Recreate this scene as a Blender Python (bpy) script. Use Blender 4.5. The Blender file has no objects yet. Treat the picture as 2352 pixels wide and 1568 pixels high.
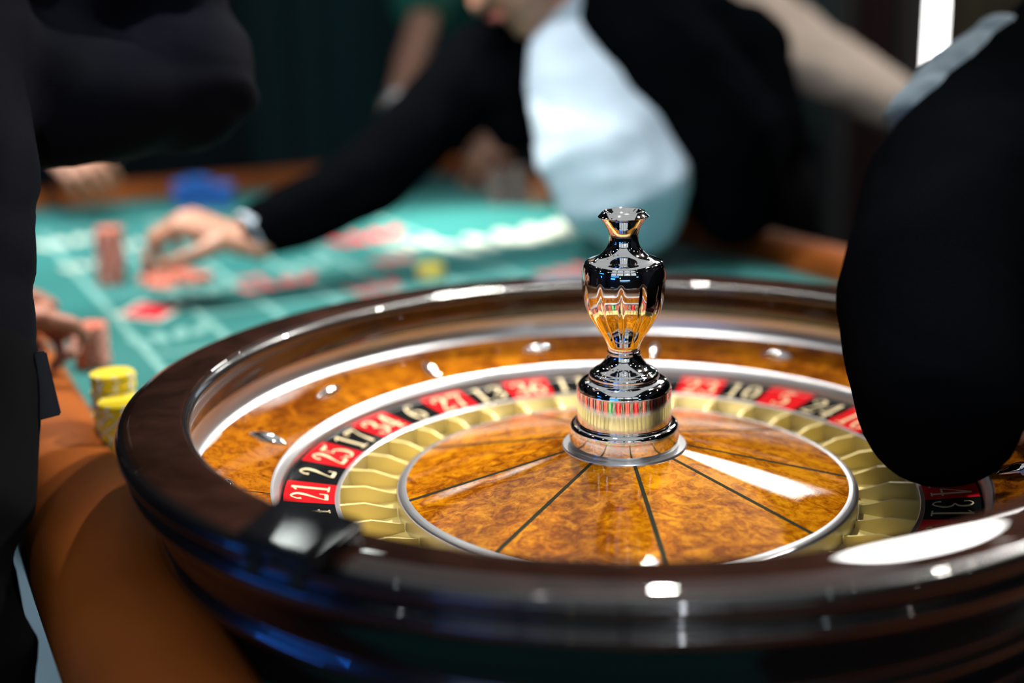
import bpy, bmesh, math, random
from mathutils import Vector, Matrix, noise

random.seed(7)
scene = bpy.context.scene
COL = scene.collection
PI = math.pi
R = math.radians

# ------------------------------------------------------------------ camera
FPX, CAM_D, CAM_H = 3000.0, 1.03735, 0.40509
PITCH, YAW, ROLL = 0.266367, -0.088594, -0.026081
CF = Vector((math.sin(YAW) * math.cos(PITCH), math.cos(YAW) * math.cos(PITCH), -math.sin(PITCH)))
CR0 = Vector((math.cos(YAW), -math.sin(YAW), 0))
CU0 = CR0.cross(CF)
CR = CR0 * math.cos(ROLL) + CU0 * math.sin(ROLL)
CU = CU0 * math.cos(ROLL) - CR0 * math.sin(ROLL)
CO = Vector((0, -CAM_D, CAM_H))
cam_data = bpy.data.cameras.new('camera')
cam = bpy.data.objects.new('camera', cam_data)
COL.objects.link(cam)
cam.matrix_world = Matrix((
    (CR.x, CU.x, -CF.x, CO.x), (CR.y, CU.y, -CF.y, CO.y), (CR.z, CU.z, -CF.z, CO.z), (0, 0, 0, 1)))
cam_data.sensor_width = 36.0
cam_data.lens = FPX / 2352 * 36.0
cam_data.clip_start = 0.02
cam_data.dof.use_dof = True
cam_data.dof.focus_distance = 1.035
cam_data.dof.aperture_fstop = 1.6
scene.camera = cam


def ray(px, py):
    return CF + CR * ((px - 1176) / FPX) - CU * ((py - 784) / FPX)


def P(px, py, c):                      # photo pixel + distance along the view axis -> place
    return CO + ray(px, py) * c


def ON(px, py, z):                     # photo pixel on a horizontal plane -> place
    d = ray(px, py)
    return CO + d * ((z - CO.z) / d.z)


# ------------------------------------------------------------------ world, exposure
world = bpy.data.worlds.new('room_dark')
scene.world = world
world.use_nodes = True
world.node_tree.nodes['Background'].inputs[0].default_value = (0.35, 0.42, 0.5, 1)
world.node_tree.nodes['Background'].inputs[1].default_value = 0.02
vs = scene.view_settings
vs.view_transform = 'Standard'
vs.look = 'None'
vs.exposure = 0.0
vs.gamma = 1.0
vs.use_curve_mapping = False
scene.cycles.max_bounces = 8
scene.cycles.glossy_bounces = 5
scene.cycles.sample_clamp_indirect = 6.0
scene.cycles.caustics_reflective = False
scene.cycles.caustics_refractive = False

# light levels (window, lamps and added fills built further down)
WINDOW_E = 12.0
SOFT_E = 22.0
KEY_W = 480.0
RING_FILL_W = 95.0
WHEEL_FILL_W = 50.0
TABLE_W = 18.0
FAR_FILL_W = 480.0
DOWN_E = 90.0
ADDED_CANOPY_E = 0.45

FELT = -0.03
FLOOR = -0.90
CEIL = 2.75


# ------------------------------------------------------------------ materials
V3 = Vector


def new_mat(name):
    m = bpy.data.materials.new(name)
    m.use_nodes = True
    nt = m.node_tree
    return m, nt, nt.nodes['Principled BSDF']


def plain(name, col, rough=0.5, metal=0.0, coat=0.0, coat_rough=0.03, spec=0.5, sheen=0.0, var=0.0, scale=30.0,
          bump=0.0, sub=0.0, sheen_tint=None):
    m, nt, b = new_mat(name)
    b.inputs['Base Color'].default_value = (*col, 1)
    b.inputs['Roughness'].default_value = rough
    b.inputs['Metallic'].default_value = metal
    b.inputs['Coat Weight'].default_value = coat
    b.inputs['Coat Roughness'].default_value = coat_rough
    b.inputs['Specular IOR Level'].default_value = spec
    b.inputs['Sheen Weight'].default_value = sheen
    b.inputs['Sheen Roughness'].default_value = 0.4
    if sheen_tint:
        b.inputs['Sheen Tint'].default_value = (*sheen_tint, 1)
    if sub:
        b.inputs['Subsurface Weight'].default_value = sub
        b.inputs['Subsurface Radius'].default_value = (0.012, 0.005, 0.003)
        b.inputs['Subsurface Scale'].default_value = 0.6
    if var or bump:
        tc = nt.nodes.new('ShaderNodeTexCoord')
        nz = nt.nodes.new('ShaderNodeTexNoise')
        nz.inputs['Scale'].default_value = scale
        nz.inputs['Detail'].default_value = 5
        nt.links.new(tc.outputs['Object'], nz.inputs['Vector'])
        if var:
            cr = nt.nodes.new('ShaderNodeValToRGB')
            cr.color_ramp.elements[0].color = (*[c * (1 - var) for c in col], 1)
            cr.color_ramp.elements[1].color = (*[min(1, c * (1 + var)) for c in col], 1)
            cr.color_ramp.elements[0].position = 0.3
            cr.color_ramp.elements[1].position = 0.7
            nt.links.new(nz.outputs['Fac'], cr.inputs['Fac'])
            nt.links.new(cr.outputs['Color'], b.inputs['Base Color'])
        if bump:
            bp = nt.nodes.new('ShaderNodeBump')
            bp.inputs['Strength'].default_value = bump
            bp.inputs['Distance'].default_value = 0.002
            nt.links.new(nz.outputs['Fac'], bp.inputs['Height'])
            nt.links.new(bp.outputs['Normal'], b.inputs['Normal'])
    return m


def emit(name, col, strength):
    m, nt, b = new_mat(name)
    b.inputs['Base Color'].default_value = (0, 0, 0, 1)
    b.inputs['Emission Color'].default_value = (*col, 1)
    b.inputs['Emission Strength'].default_value = strength
    return m


def burl(name, dark, mid, light, scale, stretch, coat=1.0, scratch=False, fine=1.0):
    """Lacquered burl veneer: distorted noise in the wood's own polar grain."""
    m, nt, b = new_mat(name)
    N, L = nt.nodes, nt.links
    tc = N.new('ShaderNodeTexCoord')
    mp = N.new('ShaderNodeMapping')
    mp.inputs['Scale'].default_value = stretch
    L.new(tc.outputs['Object'], mp.inputs['Vector'])
    n1 = N.new('ShaderNodeTexNoise')
    n1.inputs['Scale'].default_value = scale
    n1.inputs['Detail'].default_value = 6
    n1.inputs['Roughness'].default_value = 0.62
    n1.inputs['Distortion'].default_value = 1.3
    L.new(mp.outputs['Vector'], n1.inputs['Vector'])
    n2 = N.new('ShaderNodeTexNoise')
    n2.inputs['Scale'].default_value = scale * 0.17
    n2.inputs['Detail'].default_value = 3
    L.new(tc.outputs['Object'], n2.inputs['Vector'])
    n3 = N.new('ShaderNodeTexNoise')
    n3.inputs['Scale'].default_value = scale * 4.5
    n3.inputs['Detail'].default_value = 3
    n3.inputs['Distortion'].default_value = 0.8
    L.new(mp.outputs['Vector'], n3.inputs['Vector'])
    a1 = N.new('ShaderNodeMath'); a1.operation = 'MULTIPLY_ADD'
    a1.inputs[1].default_value = 0.55 if stretch[2] != 1 or scale < 20 else 0.42
    L.new(n2.outputs['Fac'], a1.inputs[0])
    L.new(n1.outputs['Fac'], a1.inputs[2])
    # (first term: broad figure of the veneer, second: its curl)
    a2 = N.new('ShaderNodeMath'); a2.operation = 'MULTIPLY_ADD'
    a2.inputs[1].default_value = 0.35 * fine
    L.new(n3.outputs['Fac'], a2.inputs[0])
    L.new(a1.outputs[0], a2.inputs[2])
    cr = N.new('ShaderNodeValToRGB')
    e = cr.color_ramp.elements
    ctr = 0.826 if a1.inputs[1].default_value > 0.5 else 0.770
    e[0].position = ctr - 0.13; e[0].color = (*dark, 1)
    e[1].position = ctr + 0.14; e[1].color = (*light, 1)
    k = e.new(ctr + 0.01); k.color = (*mid, 1)
    mr = N.new('ShaderNodeMapRange')
    mr.inputs['From Min'].default_value = 0.0
    mr.inputs['From Max'].default_value = 1.15
    L.new(a2.outputs[0], mr.inputs['Value'])
    L.new(mr.outputs['Result'], cr.inputs['Fac'])
    L.new(cr.outputs['Color'], b.inputs['Base Color'])
    b.inputs['Roughness'].default_value = 0.5
    b.inputs['Specular IOR Level'].default_value = 0.0
    b.inputs['Coat Weight'].default_value = coat
    b.inputs['Coat Roughness'].default_value = 0.025
    if scratch:                            # fine circular polishing marks in the lacquer
        wv = N.new('ShaderNodeTexNoise')
        wv.inputs['Scale'].default_value = 1.0
        wv.inputs['Detail'].default_value = 4
        sx = N.new('ShaderNodeSeparateXYZ')
        L.new(tc.outputs['Object'], sx.inputs[0])
        le = N.new('ShaderNodeVectorMath'); le.operation = 'LENGTH'
        cx = N.new('ShaderNodeCombineXYZ')
        L.new(sx.outputs['X'], cx.inputs['X']); L.new(sx.outputs['Y'], cx.inputs['Y'])
        L.new(cx.outputs[0], le.inputs[0])
        at = N.new('ShaderNodeMath'); at.operation = 'ARCTAN2'
        L.new(sx.outputs['Y'], at.inputs[0]); L.new(sx.outputs['X'], at.inputs[1])
        rs = N.new('ShaderNodeMath'); rs.operation = 'MULTIPLY'; rs.inputs[1].default_value = 1600
        L.new(le.outputs['Value'], rs.inputs[0])
        as_ = N.new('ShaderNodeMath'); as_.operation = 'MULTIPLY'; as_.inputs[1].default_value = 5
        L.new(at.outputs[0], as_.inputs[0])
        c2 = N.new('ShaderNodeCombineXYZ')
        L.new(rs.outputs[0], c2.inputs['X']); L.new(as_.outputs[0], c2.inputs['Y'])
        L.new(c2.outputs[0], wv.inputs['Vector'])
        bp = N.new('ShaderNodeBump')
        bp.inputs['Strength'].default_value = 0.035
        bp.inputs['Distance'].default_value = 0.0006
        L.new(wv.outputs['Fac'], bp.inputs['Height'])
        L.new(bp.outputs['Normal'], b.inputs['Coat Normal'])
    return m


def brushed(name, col, rough, radial_scale=900.0, strength=0.12):
    """Turned aluminium: fine concentric lines around the wheel axis."""
    m, nt, b = new_mat(name)
    N, L = nt.nodes, nt.links
    b.inputs['Base Color'].default_value = (*col, 1)
    b.inputs['Metallic'].default_value = 1
    b.inputs['Roughness'].default_value = rough
    tc = N.new('ShaderNodeTexCoord')
    sx = N.new('ShaderNodeSeparateXYZ')
    L.new(tc.outputs['Object'], sx.inputs[0])
    cx = N.new('ShaderNodeCombineXYZ')
    L.new(sx.outputs['X'], cx.inputs['X']); L.new(sx.outputs['Y'], cx.inputs['Y'])
    le = N.new('ShaderNodeVectorMath'); le.operation = 'LENGTH'
    L.new(cx.outputs[0], le.inputs[0])
    rs = N.new('ShaderNodeMath'); rs.operation = 'MULTIPLY'; rs.inputs[1].default_value = radial_scale
    L.new(le.outputs['Value'], rs.inputs[0])
    nz = N.new('ShaderNodeTexNoise')
    nz.noise_dimensions = '1D'
    nz.inputs['Scale'].default_value = 1
    nz.inputs['Detail'].default_value = 3
    L.new(rs.outputs[0], nz.inputs['W'])
    bp = N.new('ShaderNodeBump')
    bp.inputs['Strength'].default_value = strength
    bp.inputs['Distance'].default_value = 0.0005
    L.new(nz.outputs['Fac'], bp.inputs['Height'])
    L.new(bp.outputs['Normal'], b.inputs['Normal'])
    return m


M = {}
M['chrome'] = plain('chrome', (0.86, 0.85, 0.84), 0.045, 1.0)
M['silver'] = brushed('turned_aluminium', (0.62, 0.63, 0.65), 0.32)
M['silver_plain'] = plain('satin_aluminium', (0.70, 0.70, 0.72), 0.32, 1.0)
M['black_lacquer'] = plain('black_lacquer', (0.006, 0.005, 0.005), 0.25, 0, 1.0, 0.03)
M['rim_wood'] = burl('mahogany_lacquer', (0.014, 0.006, 0.004), (0.024, 0.010, 0.007), (0.038, 0.015, 0.010), 9.0, (1, 1, 1))
M['cone_wood'] = burl('amber_burl', (0.20, 0.050, 0.002), (0.42, 0.135, 0.003), (0.62, 0.245, 0.006), 62.0, (1, 1.25, 1), scratch=True)
M['bowl_wood'] = burl('russet_burl', (0.12, 0.028, 0.003), (0.26, 0.075, 0.004), (0.40, 0.135, 0.006), 46.0, (1.0, 1.0, 3.0))
M['black_board'] = plain('matt_black_board', (0.006, 0.006, 0.006), 0.6, spec=0.2)
M['inlay'] = plain('dark_inlay', (0.030, 0.033, 0.022), 0.5, 0, 0.15, spec=0.0)
M['gold'] = plain('pale_gold_fret', (0.82, 0.67, 0.27), 0.36, 0.15)
M['gold_floor'] = plain('pale_gold_pocket', (0.93, 0.75, 0.27), 0.45, 0.1)
M['red'] = plain('red_enamel', (0.62, 0.012, 0.016), 0.35, 0, 0.45, 0.03, spec=0.0)
M['black'] = plain('black_enamel', (0.008, 0.009, 0.010), 0.35, 0, 0.45, 0.03, spec=0.0)
M['green'] = plain('green_enamel', (0.01, 0.26, 0.06), 0.35, 0, 0.45, 0.03, spec=0.0)
M['cream'] = plain('cream_print', (0.82, 0.68, 0.42), 0.5, 0, 0.4, 0.03, spec=0.0)
M['felt'] = plain('green_felt', (0.022, 0.160, 0.150), 0.95, sheen=0.15, var=0.10, scale=260, bump=0.25, spec=0.1)
M['felt_print'] = plain('white_felt_print', (0.17, 0.36, 0.33), 0.95, spec=0.1)
M['felt_white'] = plain('cream_felt_print', (0.50, 0.56, 0.48), 0.95, spec=0.1)
M['felt_red'] = plain('red_felt_print', (0.62, 0.02, 0.04), 0.95, spec=0.1)
M['felt_rose'] = plain('faded_red_felt_print', (0.45, 0.12, 0.12), 0.95, spec=0.1)
M['leather'] = plain('tan_leather', (0.33, 0.085, 0.014), 0.5, var=0.12, scale=9, bump=0.15, spec=0.12)
M['table_wood'] = plain('dark_table_wood', (0.020, 0.009, 0.006), 0.35, var=0.4, scale=14, coat=0.5)
M['suit'] = plain('black_suit_cloth', (0.0020, 0.0023, 0.0030), 0.85, sheen=0.0, spec=0.0, var=0.15, scale=420, bump=0.1)
M['suit_navy'] = plain('midnight_suit_cloth', (0.0045, 0.005, 0.0085), 0.8, sheen=0.0, spec=0.03, var=0.15, scale=420, bump=0.1)
M['suit_edge'] = plain('midnight_suit_lining', (0.022, 0.022, 0.030), 0.7)
M['trouser'] = plain('black_trouser_cloth', (0.005, 0.005, 0.006), 0.9, spec=0.03)
M['shirt'] = plain('pale_blue_shirt', (0.50, 0.60, 0.68), 0.8, sheen=0.1, var=0.05, scale=12)
M['beige'] = plain('beige_jacket_cloth', (0.36, 0.29, 0.235), 0.85, sheen=0.1, var=0.06, scale=10)
M['green_shirt'] = plain('teal_green_shirt', (0.010, 0.145, 0.095), 0.85)
M['skin'] = plain('skin', (0.50, 0.24, 0.15), 0.5, sub=0.15, var=0.08, scale=18)
M['skin_ruddy'] = plain('ruddy_skin', (0.42, 0.16, 0.095), 0.5, sub=0.15, var=0.10, scale=18)
M['hair'] = plain('dark_hair', (0.018, 0.012, 0.009), 0.5, bump=0.6, scale=160)
M['eye'] = plain('eye', (0.7, 0.7, 0.68), 0.15)
M['lip'] = plain('lips', (0.36, 0.11, 0.09), 0.45)
M['shoe'] = plain('black_shoe_leather', (0.008, 0.008, 0.008), 0.3, coat=0.4)
M['steel'] = plain('watch_steel', (0.75, 0.75, 0.75), 0.2, 1.0)
M['floor'] = plain('grey_blue_floor', (0.16, 0.23, 0.27), 0.6, var=0.08, scale=5)
M['wall'] = plain('dark_teal_wall', (0.006, 0.020, 0.022), 0.8, var=0.15, scale=3)
M['wall_dark'] = plain('charcoal_wall', (0.012, 0.012, 0.014), 0.7, var=0.15, scale=3)
M['ceiling'] = plain('charcoal_ceiling', (0.012, 0.012, 0.014), 0.9)
M['curtain'] = plain('dark_teal_curtain', (0.007, 0.045, 0.047), 0.9, sheen=0.2)
M['curtain_red'] = plain('dark_red_drape', (0.045, 0.006, 0.007), 0.9, sheen=0.2)
M['pillar'] = plain('grey_pillar_paint', (0.075, 0.066, 0.060), 0.7)
M['olive'] = plain('olive_drape', (0.11, 0.085, 0.045), 0.85, var=0.3, scale=9)
M['housing'] = plain('black_lamp_housing', (0.01, 0.01, 0.01), 0.4, 0.2)
M['window_glass'] = emit('bright_daylight_window', (1.0, 0.985, 0.96), WINDOW_E)
M['down_glass'] = emit('downlight_glass', (1.0, 0.94, 0.84), DOWN_E)
M['down_cool'] = emit('cool_downlight_glass', (0.85, 0.95, 1.0), DOWN_E)
M['added_canopy_glow'] = emit('added_canopy_glow', (0.95, 0.98, 1.0), ADDED_CANOPY_E)
M['soft_glass'] = emit('softbox_glass', (1.0, 0.985, 0.95), SOFT_E)
M['tube_glass'] = emit('tube_glass', (1.0, 0.97, 0.93), 14.0)
M['backlit'] = emit('added_panel_glow', (0.85, 0.95, 1.0), 0.75)
M['panel_glass'] = emit('ceiling_panel_glass', (0.92, 1.0, 0.96), 8.0)
M['blue_led'] = emit('blue_led', (0.02, 0.20, 1.0), 9.0)
M['cyan_led'] = emit('pale_blue_led', (0.30, 0.60, 1.0), 2.2)
M['wall_lamp'] = emit('wall_lamp_glass', (0.88, 0.94, 1.0), 220.0)
M['green_led'] = emit('green_led', (0.05, 0.9, 0.25), 4.0)
M['warm_led'] = emit('warm_bulb', (1.0, 0.72, 0.35), 14.0)
CHIP = {
    'yellow': (plain('yellow_chip', (0.90, 0.68, 0.006), 0.5), plain('yellow_chip_spot', (0.80, 0.78, 0.62), 0.5)),
    'red': (plain('orange_red_chip', (0.64, 0.14, 0.080), 0.45), plain('red_chip_spot', (0.80, 0.58, 0.48), 0.5)),
    'blue': (plain('blue_chip', (0.015, 0.19, 0.74), 0.45), plain('blue_chip_spot', (0.08, 0.24, 0.60), 0.5)),
    'brown': (plain('brown_chip', (0.10, 0.055, 0.042), 0.45), plain('brown_chip_spot', (0.26, 0.22, 0.21), 0.5)),
    'tan': (plain('tan_chip', (0.42, 0.16, 0.07), 0.45), plain('tan_chip_spot', (0.45, 0.30, 0.2), 0.5)),
}


# ------------------------------------------------------------------ object helpers
def put(name, me, mat=None, parent=None, smooth=None, loc=None):
    if mat is not None and not me.materials:
        me.materials.append(mat)
    if smooth is not None:
        for p in me.polygons:
            p.use_smooth = True
        if smooth < 179:
            me.set_sharp_from_angle(angle=R(smooth))
    o = bpy.data.objects.new(name, me)
    COL.objects.link(o)
    if loc is not None:
        o.location = loc
    if parent is not None:
        o.parent = parent
        o.matrix_parent_inverse = Matrix.Translation(-ROOT_LOC.get(parent.name, Vector((0, 0, 0))))
    return o


ROOT_LOC = {}


def thing(name, label, cat, loc=(0, 0, 0), group=None, kind=None):
    o = bpy.data.objects.new(name, None)
    COL.objects.link(o)
    o.empty_display_size = 0.05
    o.location = loc
    ROOT_LOC[o.name] = Vector(loc)
    tag(o, label, cat, group, kind)
    return o


def tag(o, label=None, cat=None, group=None, kind=None):
    if label: o['label'] = label
    if cat: o['category'] = cat
    if group: o['group'] = group
    if kind: o['kind'] = kind
    return o


def from_bm(name, bm):
    bmesh.ops.recalc_face_normals(bm, faces=bm.faces)
    me = bpy.data.meshes.new(name)
    bm.to_mesh(me)
    bm.free()
    return me


def pyd(name, v, f):
    me = bpy.data.meshes.new(name)
    me.from_pydata([tuple(x) for x in v], [], f)
    me.validate()
    bm = bmesh.new(); bm.from_mesh(me)
    bmesh.ops.recalc_face_normals(bm, faces=bm.faces)
    bm.to_mesh(me); bm.free()
    return me


def lathe(name, prof, seg=192, a0=None, a1=None, closed=False, rmod=None):
    """Revolve (r, z) points about the z axis; a0..a1 in degrees for a sector."""
    full = a0 is None
    n = seg if full else seg + 1
    v, f = [], []
    m = len(prof)
    for i in range(n):
        t = 2 * PI * i / seg if full else R(a0 + (a1 - a0) * i / seg)
        for r, z in prof:
            rr = rmod(r, z, t) if rmod else r
            v.append((rr * math.cos(t), rr * math.sin(t), z))
    for i in range(seg):
        j = (i + 1) % n
        for k in range(m if closed else m - 1):
            k2 = (k + 1) % m
            f.append((i * m + k, j * m + k, j * m + k2, i * m + k2))
    if not full and closed:
        f.append(tuple(range(m)))
        f.append(tuple((n - 1) * m + k for k in range(m)))
    return pyd(name, v, f)


def spline(pts, n=6, closed=False):
    """Catmull-Rom through tuples of any length."""
    out = []
    m = len(pts)
    rng = m if closed else m - 1
    for i in range(rng):
        p0 = pts[(i - 1) % m] if closed or i > 0 else pts[0]
        p1, p2 = pts[i], pts[(i + 1) % m]
        p3 = pts[(i + 2) % m] if closed or i + 2 < m else pts[-1]
        for k in range(n):
            t = k / n
            out.append(tuple(0.5 * (2 * b + (c - a) * t + (2 * a - 5 * b + 4 * c - d) * t * t +
                                    (3 * b - a - 3 * c + d) * t ** 3) for a, b, c, d in zip(p0, p1, p2, p3)))
    if not closed:
        out.append(pts[-1])
    return out


def box(bm, lo, hi, mat=None, bevel=0.0):
    x0, y0, z0 = lo; x1, y1, z1 = hi
    vs_ = [bm.verts.new(p) for p in ((x0, y0, z0), (x1, y0, z0), (x1, y1, z0), (x0, y1, z0),
                                     (x0, y0, z1), (x1, y0, z1), (x1, y1, z1), (x0, y1, z1))]
    if mat is not None:
        for q in vs_: q.co = mat @ q.co
    fs = [bm.faces.new([vs_[i] for i in q]) for q in ((0, 3, 2, 1), (4, 5, 6, 7), (0, 1, 5, 4), (1, 2, 6, 5), (2, 3, 7, 6), (3, 0, 4, 7))]
    if bevel:
        es = list({e for q in fs for e in q.edges})
        bmesh.ops.bevel(bm, geom=es, offset=bevel, segments=2, affect='EDGES')


def box_me(name, lo, hi, mat=None, bevel=0.0):
    bm = bmesh.new()
    box(bm, lo, hi, mat, bevel)
    return from_bm(name, bm)


# ------------------------------------------------------------------ the room
YB, YF, XL, XR = 4.70, -3.40, -3.6, 3.9
def struct(name, me, mat, label, cat='room', smooth=None):
    return tag(put(name, me, mat, smooth=smooth), label, cat, kind='structure')

struct('floor', box_me('floor', (XL, YF, FLOOR - 0.1), (XR, YB, FLOOR)), M['floor'], 'grey-blue casino floor under the roulette table', 'floor')
struct('ceiling', box_me('ceiling', (XL, YF, CEIL), (XR, YB, CEIL + 0.1)), M['ceiling'], 'dark charcoal ceiling with small downlights', 'ceiling')
struct('wall_back', box_me('wall_back', (XL, YB, FLOOR), (XR, YB + 0.1, CEIL)), M['wall'], 'dark teal wall behind the players', 'wall')
struct('wall_front', box_me('wall_front', (XL, YF - 0.1, FLOOR), (XR, YF, CEIL)), M['wall_dark'], 'dark charcoal wall carrying blue light strips', 'wall')
struct('wall_left', box_me('wall_left', (XL - 0.1, YF, FLOOR), (XL, YB, CEIL)), M['wall_dark'], 'dark charcoal wall beyond the players side of the table', 'wall')
struct('wall_right', box_me('wall_right', (XR, YF, FLOOR), (XR + 0.1, YB, CEIL)), M['wall_dark'], 'dark charcoal wall beyond the croupier side of the table', 'wall')


def drape(name, p0, p1, z0, z1, mat, label, amp=0.035, folds=14, thick=0.012):
    """A hanging cloth between two floor points with sine folds and real thickness."""
    p0, p1 = Vector(p0), Vector(p1)
    d = (p1 - p0); ln = d.length; d.normalize()
    nrm = Vector((-d.y, d.x, 0))
    n = folds * 8
    v, f = [], []
    for s in (0, 1):
        for i in range(n + 1):
            t = i / n
            w = amp * math.sin(t * folds * 2 * PI) * (0.7 + 0.3 * math.sin(t * 17.0))
            b = p0 + d * (ln * t) + nrm * (w + s * thick)
            v.append((b.x, b.y, z0)); v.append((b.x, b.y, z1))
    h = 2 * (n + 1)
    for i in range(n):
        a = 2 * i
        f.append((a, a + 2, a + 3, a + 1))
        f.append((h + a, h + a + 1, h + a + 3, h + a + 2))
        f.append((a + 1, a + 3, h + a + 3, h + a + 1))
        f.append((a, h + a, h + a + 2, a + 2))
    f.append((0, 1, h + 1, h)); f.append((2 * n, h + 2 * n, h + 2 * n + 1, 2 * n + 1))
    root = thing(name, label, 'curtain', (p0 + p1) / 2 + Vector((0, 0, z0)))
    put('cloth', pyd(name, v, f), mat, root, smooth=60)
    bm = bmesh.new()
    tube(bm, [p0 + Vector((0, 0, z1)) - d * 0.05, p1 + Vector((0, 0, z1)) + d * 0.05], [0.014, 0.014], n=10)
    put('rail', from_bm('curtain_rail', bm), M['housing'], root, smooth=40)
    return root


def frame_of(d, side=None):
    d = d.normalized()
    s = side if side is not None else (Vector((0, 0, 1)) if abs(d.z) < 0.9 else Vector((1, 0, 0)))
    s = s - d * s.dot(d)
    if s.length < 1e-6:
        s = d.orthogonal()
    s.normalize()
    return s, d.cross(s).normalized()


def tube(bm, pts, rad, side=None, n=14, caps=True):
    """Rounded, possibly elliptical tube along points; rad entries r or (r_side, r_other)."""
    pts = [Vector(p) for p in pts]
    rad = [(r, r) if not isinstance(r, tuple) else r for r in rad]
    rings = []
    m = len(pts)
    for i, p in enumerate(pts):
        d = (pts[min(i + 1, m - 1)] - pts[max(i - 1, 0)])
        s, t = frame_of(d, side)
        rings.append((p, s, t, rad[i], d.normalized()))
    full = []
    if caps:
        p, s, t, r, d = rings[0]
        k = min(r)
        for a in (80, 55, 28):
            full.append((p - d * k * math.sin(R(a)), s, t, (r[0] * math.cos(R(a)), r[1] * math.cos(R(a)))))
    full += [(p, s, t, r) for p, s, t, r, d in rings]
    if caps:
        p, s, t, r, d = rings[-1]
        k = min(r)
        for a in (28, 55, 80):
            full.append((p + d * k * math.sin(R(a)), s, t, (r[0] * math.cos(R(a)), r[1] * math.cos(R(a)))))
    vv = []
    for p, s, t, r in full:
        vv.append([bm.verts.new(p + s * (r[0] * math.cos(2 * PI * k / n)) + t * (r[1] * math.sin(2 * PI * k / n))) for k in range(n)])
    for a, b in zip(vv[:-1], vv[1:]):
        for k in range(n):
            bm.faces.new((a[k], a[(k + 1) % n], b[(k + 1) % n], b[k]))
    bm.faces.new(list(reversed(vv[0])))
    bm.faces.new(vv[-1])


def tube_me(name, pts, rad, side=None, n=14):
    bm = bmesh.new()
    tube(bm, pts, rad, side, n)
    return from_bm(name, bm)


# back of the room: bright window, drapes, pillars
WY = 4.45
def at_y(px, py, y):
    d = ray(px, py)
    return CO + d * ((y - CO.y) / d.y)

wx0, wx1 = at_y(2095, 0, WY).x, at_y(2200, 0, WY).x
win = thing('window_1', 'tall bright daylight window behind the standing drapes', 'window', ((wx0 + wx1) / 2, WY, 0.0), kind='structure')
put('pane', box_me('pane', (wx0, WY - 0.01, 0.0), (wx1, WY + 0.01, 1.05)), M['window_glass'], win)
for nm, lo, hi in (('frame', (wx0 - 0.05, WY - 0.03, -0.05), (wx0, WY + 0.05, 1.10)), ('frame', (wx1, WY - 0.03, -0.05), (wx1 + 0.05, WY + 0.05, 1.10)),
                   ('frame', (wx0, WY - 0.03, 1.05), (wx1, WY + 0.05, 1.10)), ('frame', (wx0, WY - 0.03, -0.05), (wx1, WY + 0.05, 0.0))):
    put(nm, box_me(nm, lo, hi, bevel=0.004), M['wall_dark'], win)

dy = 4.15
def xat(px, y=dy): return at_y(px, 100, y).x
drape('dark_red_drape', (xat(1955), dy, 0), (xat(2062), dy, 0), FLOOR + 0.02, 0.78, M['curtain_red'], 'dark red drape hanging beside the bright window gap', 0.02, 4)
drape('olive_drape', (xat(2160), dy, 0), (xat(2400), dy, 0), FLOOR + 0.02, 0.78, M['olive'], 'olive-brown drape on the other side of the window gap', 0.02, 6)
drape('teal_curtain', (xat(560, 4.5), 4.5, 0), (xat(1350, 4.5), 4.5, 0), FLOOR + 0.02, 1.9, M['curtain'], 'dark teal curtain hanging across the back wall', 0.04, 10)


def pillar(px0, px1, y, label):
    x0, x1 = at_y(px0, 100, y).x, at_y(px1, 100, y).x
    r = thing('pillar', label, 'pillar', ((x0 + x1) / 2, y, FLOOR))
    put('shaft', box_me('shaft', (x0, y - 0.06, FLOOR + 0.12), (x1, y + 0.06, CEIL - 0.1), bevel=0.01), M['pillar'], r)
    put('plinth', box_me('plinth', (x0 - 0.03, y - 0.09, FLOOR), (x1 + 0.03, y + 0.09, FLOOR + 0.12), bevel=0.01), M['pillar'], r)
    put('capital', box_me('capital', (x0 - 0.03, y - 0.09, CEIL - 0.1), (x1 + 0.03, y + 0.09, CEIL), bevel=0.01), M['pillar'], r)

pillar(1915, 1952, 4.0, 'narrow grey pillar beside the dark red drape')
pillar(2066, 2130, 4.3, 'narrow grey pillar between the red drape and the window gap')


# ------------------------------------------------------------------ lamps of the room and added fills
trim_me = lathe('downlight_trim', [(0.062, 0.0), (0.062, -0.010), (0.046, -0.022), (0.046, 0.0)], 20, closed=True)
trim_me.materials.append(M['housing'])
bulb_me = {}
for k in ('down_glass', 'down_cool'):
    b_ = lathe('downlight_glass', [(0.0005, -0.016), (0.028, -0.015), (0.045, -0.010)], 20)
    b_.materials.append(M[k])
    bulb_me[k] = b_
spots = []
for ix in range(-3, 4):
    for iy in range(-3, 5):
        x, y = ix * 1.4 + (0.5 if iy % 2 else 0), iy * 1.5 - 0.3
        if YF + 0.2 < y < YB - 0.3 and XL + 0.2 < x < XR - 0.2:
            spots.append((x, y))
for i, (x, y) in enumerate(spots):
    cool = (i * 7) % 3 == 0
    o = thing('downlight', 'small cool white round ceiling downlight' if cool else 'small warm white round ceiling downlight', 'ceiling light', (x, y, CEIL),
              'cool ceiling downlights' if cool else 'warm ceiling downlights')
    for nm, me in (('trim', trim_me), ('glass', bulb_me['down_cool' if cool else 'down_glass'])):
        c = bpy.data.objects.new(nm, me); COL.objects.link(c); c.parent = o

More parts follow.
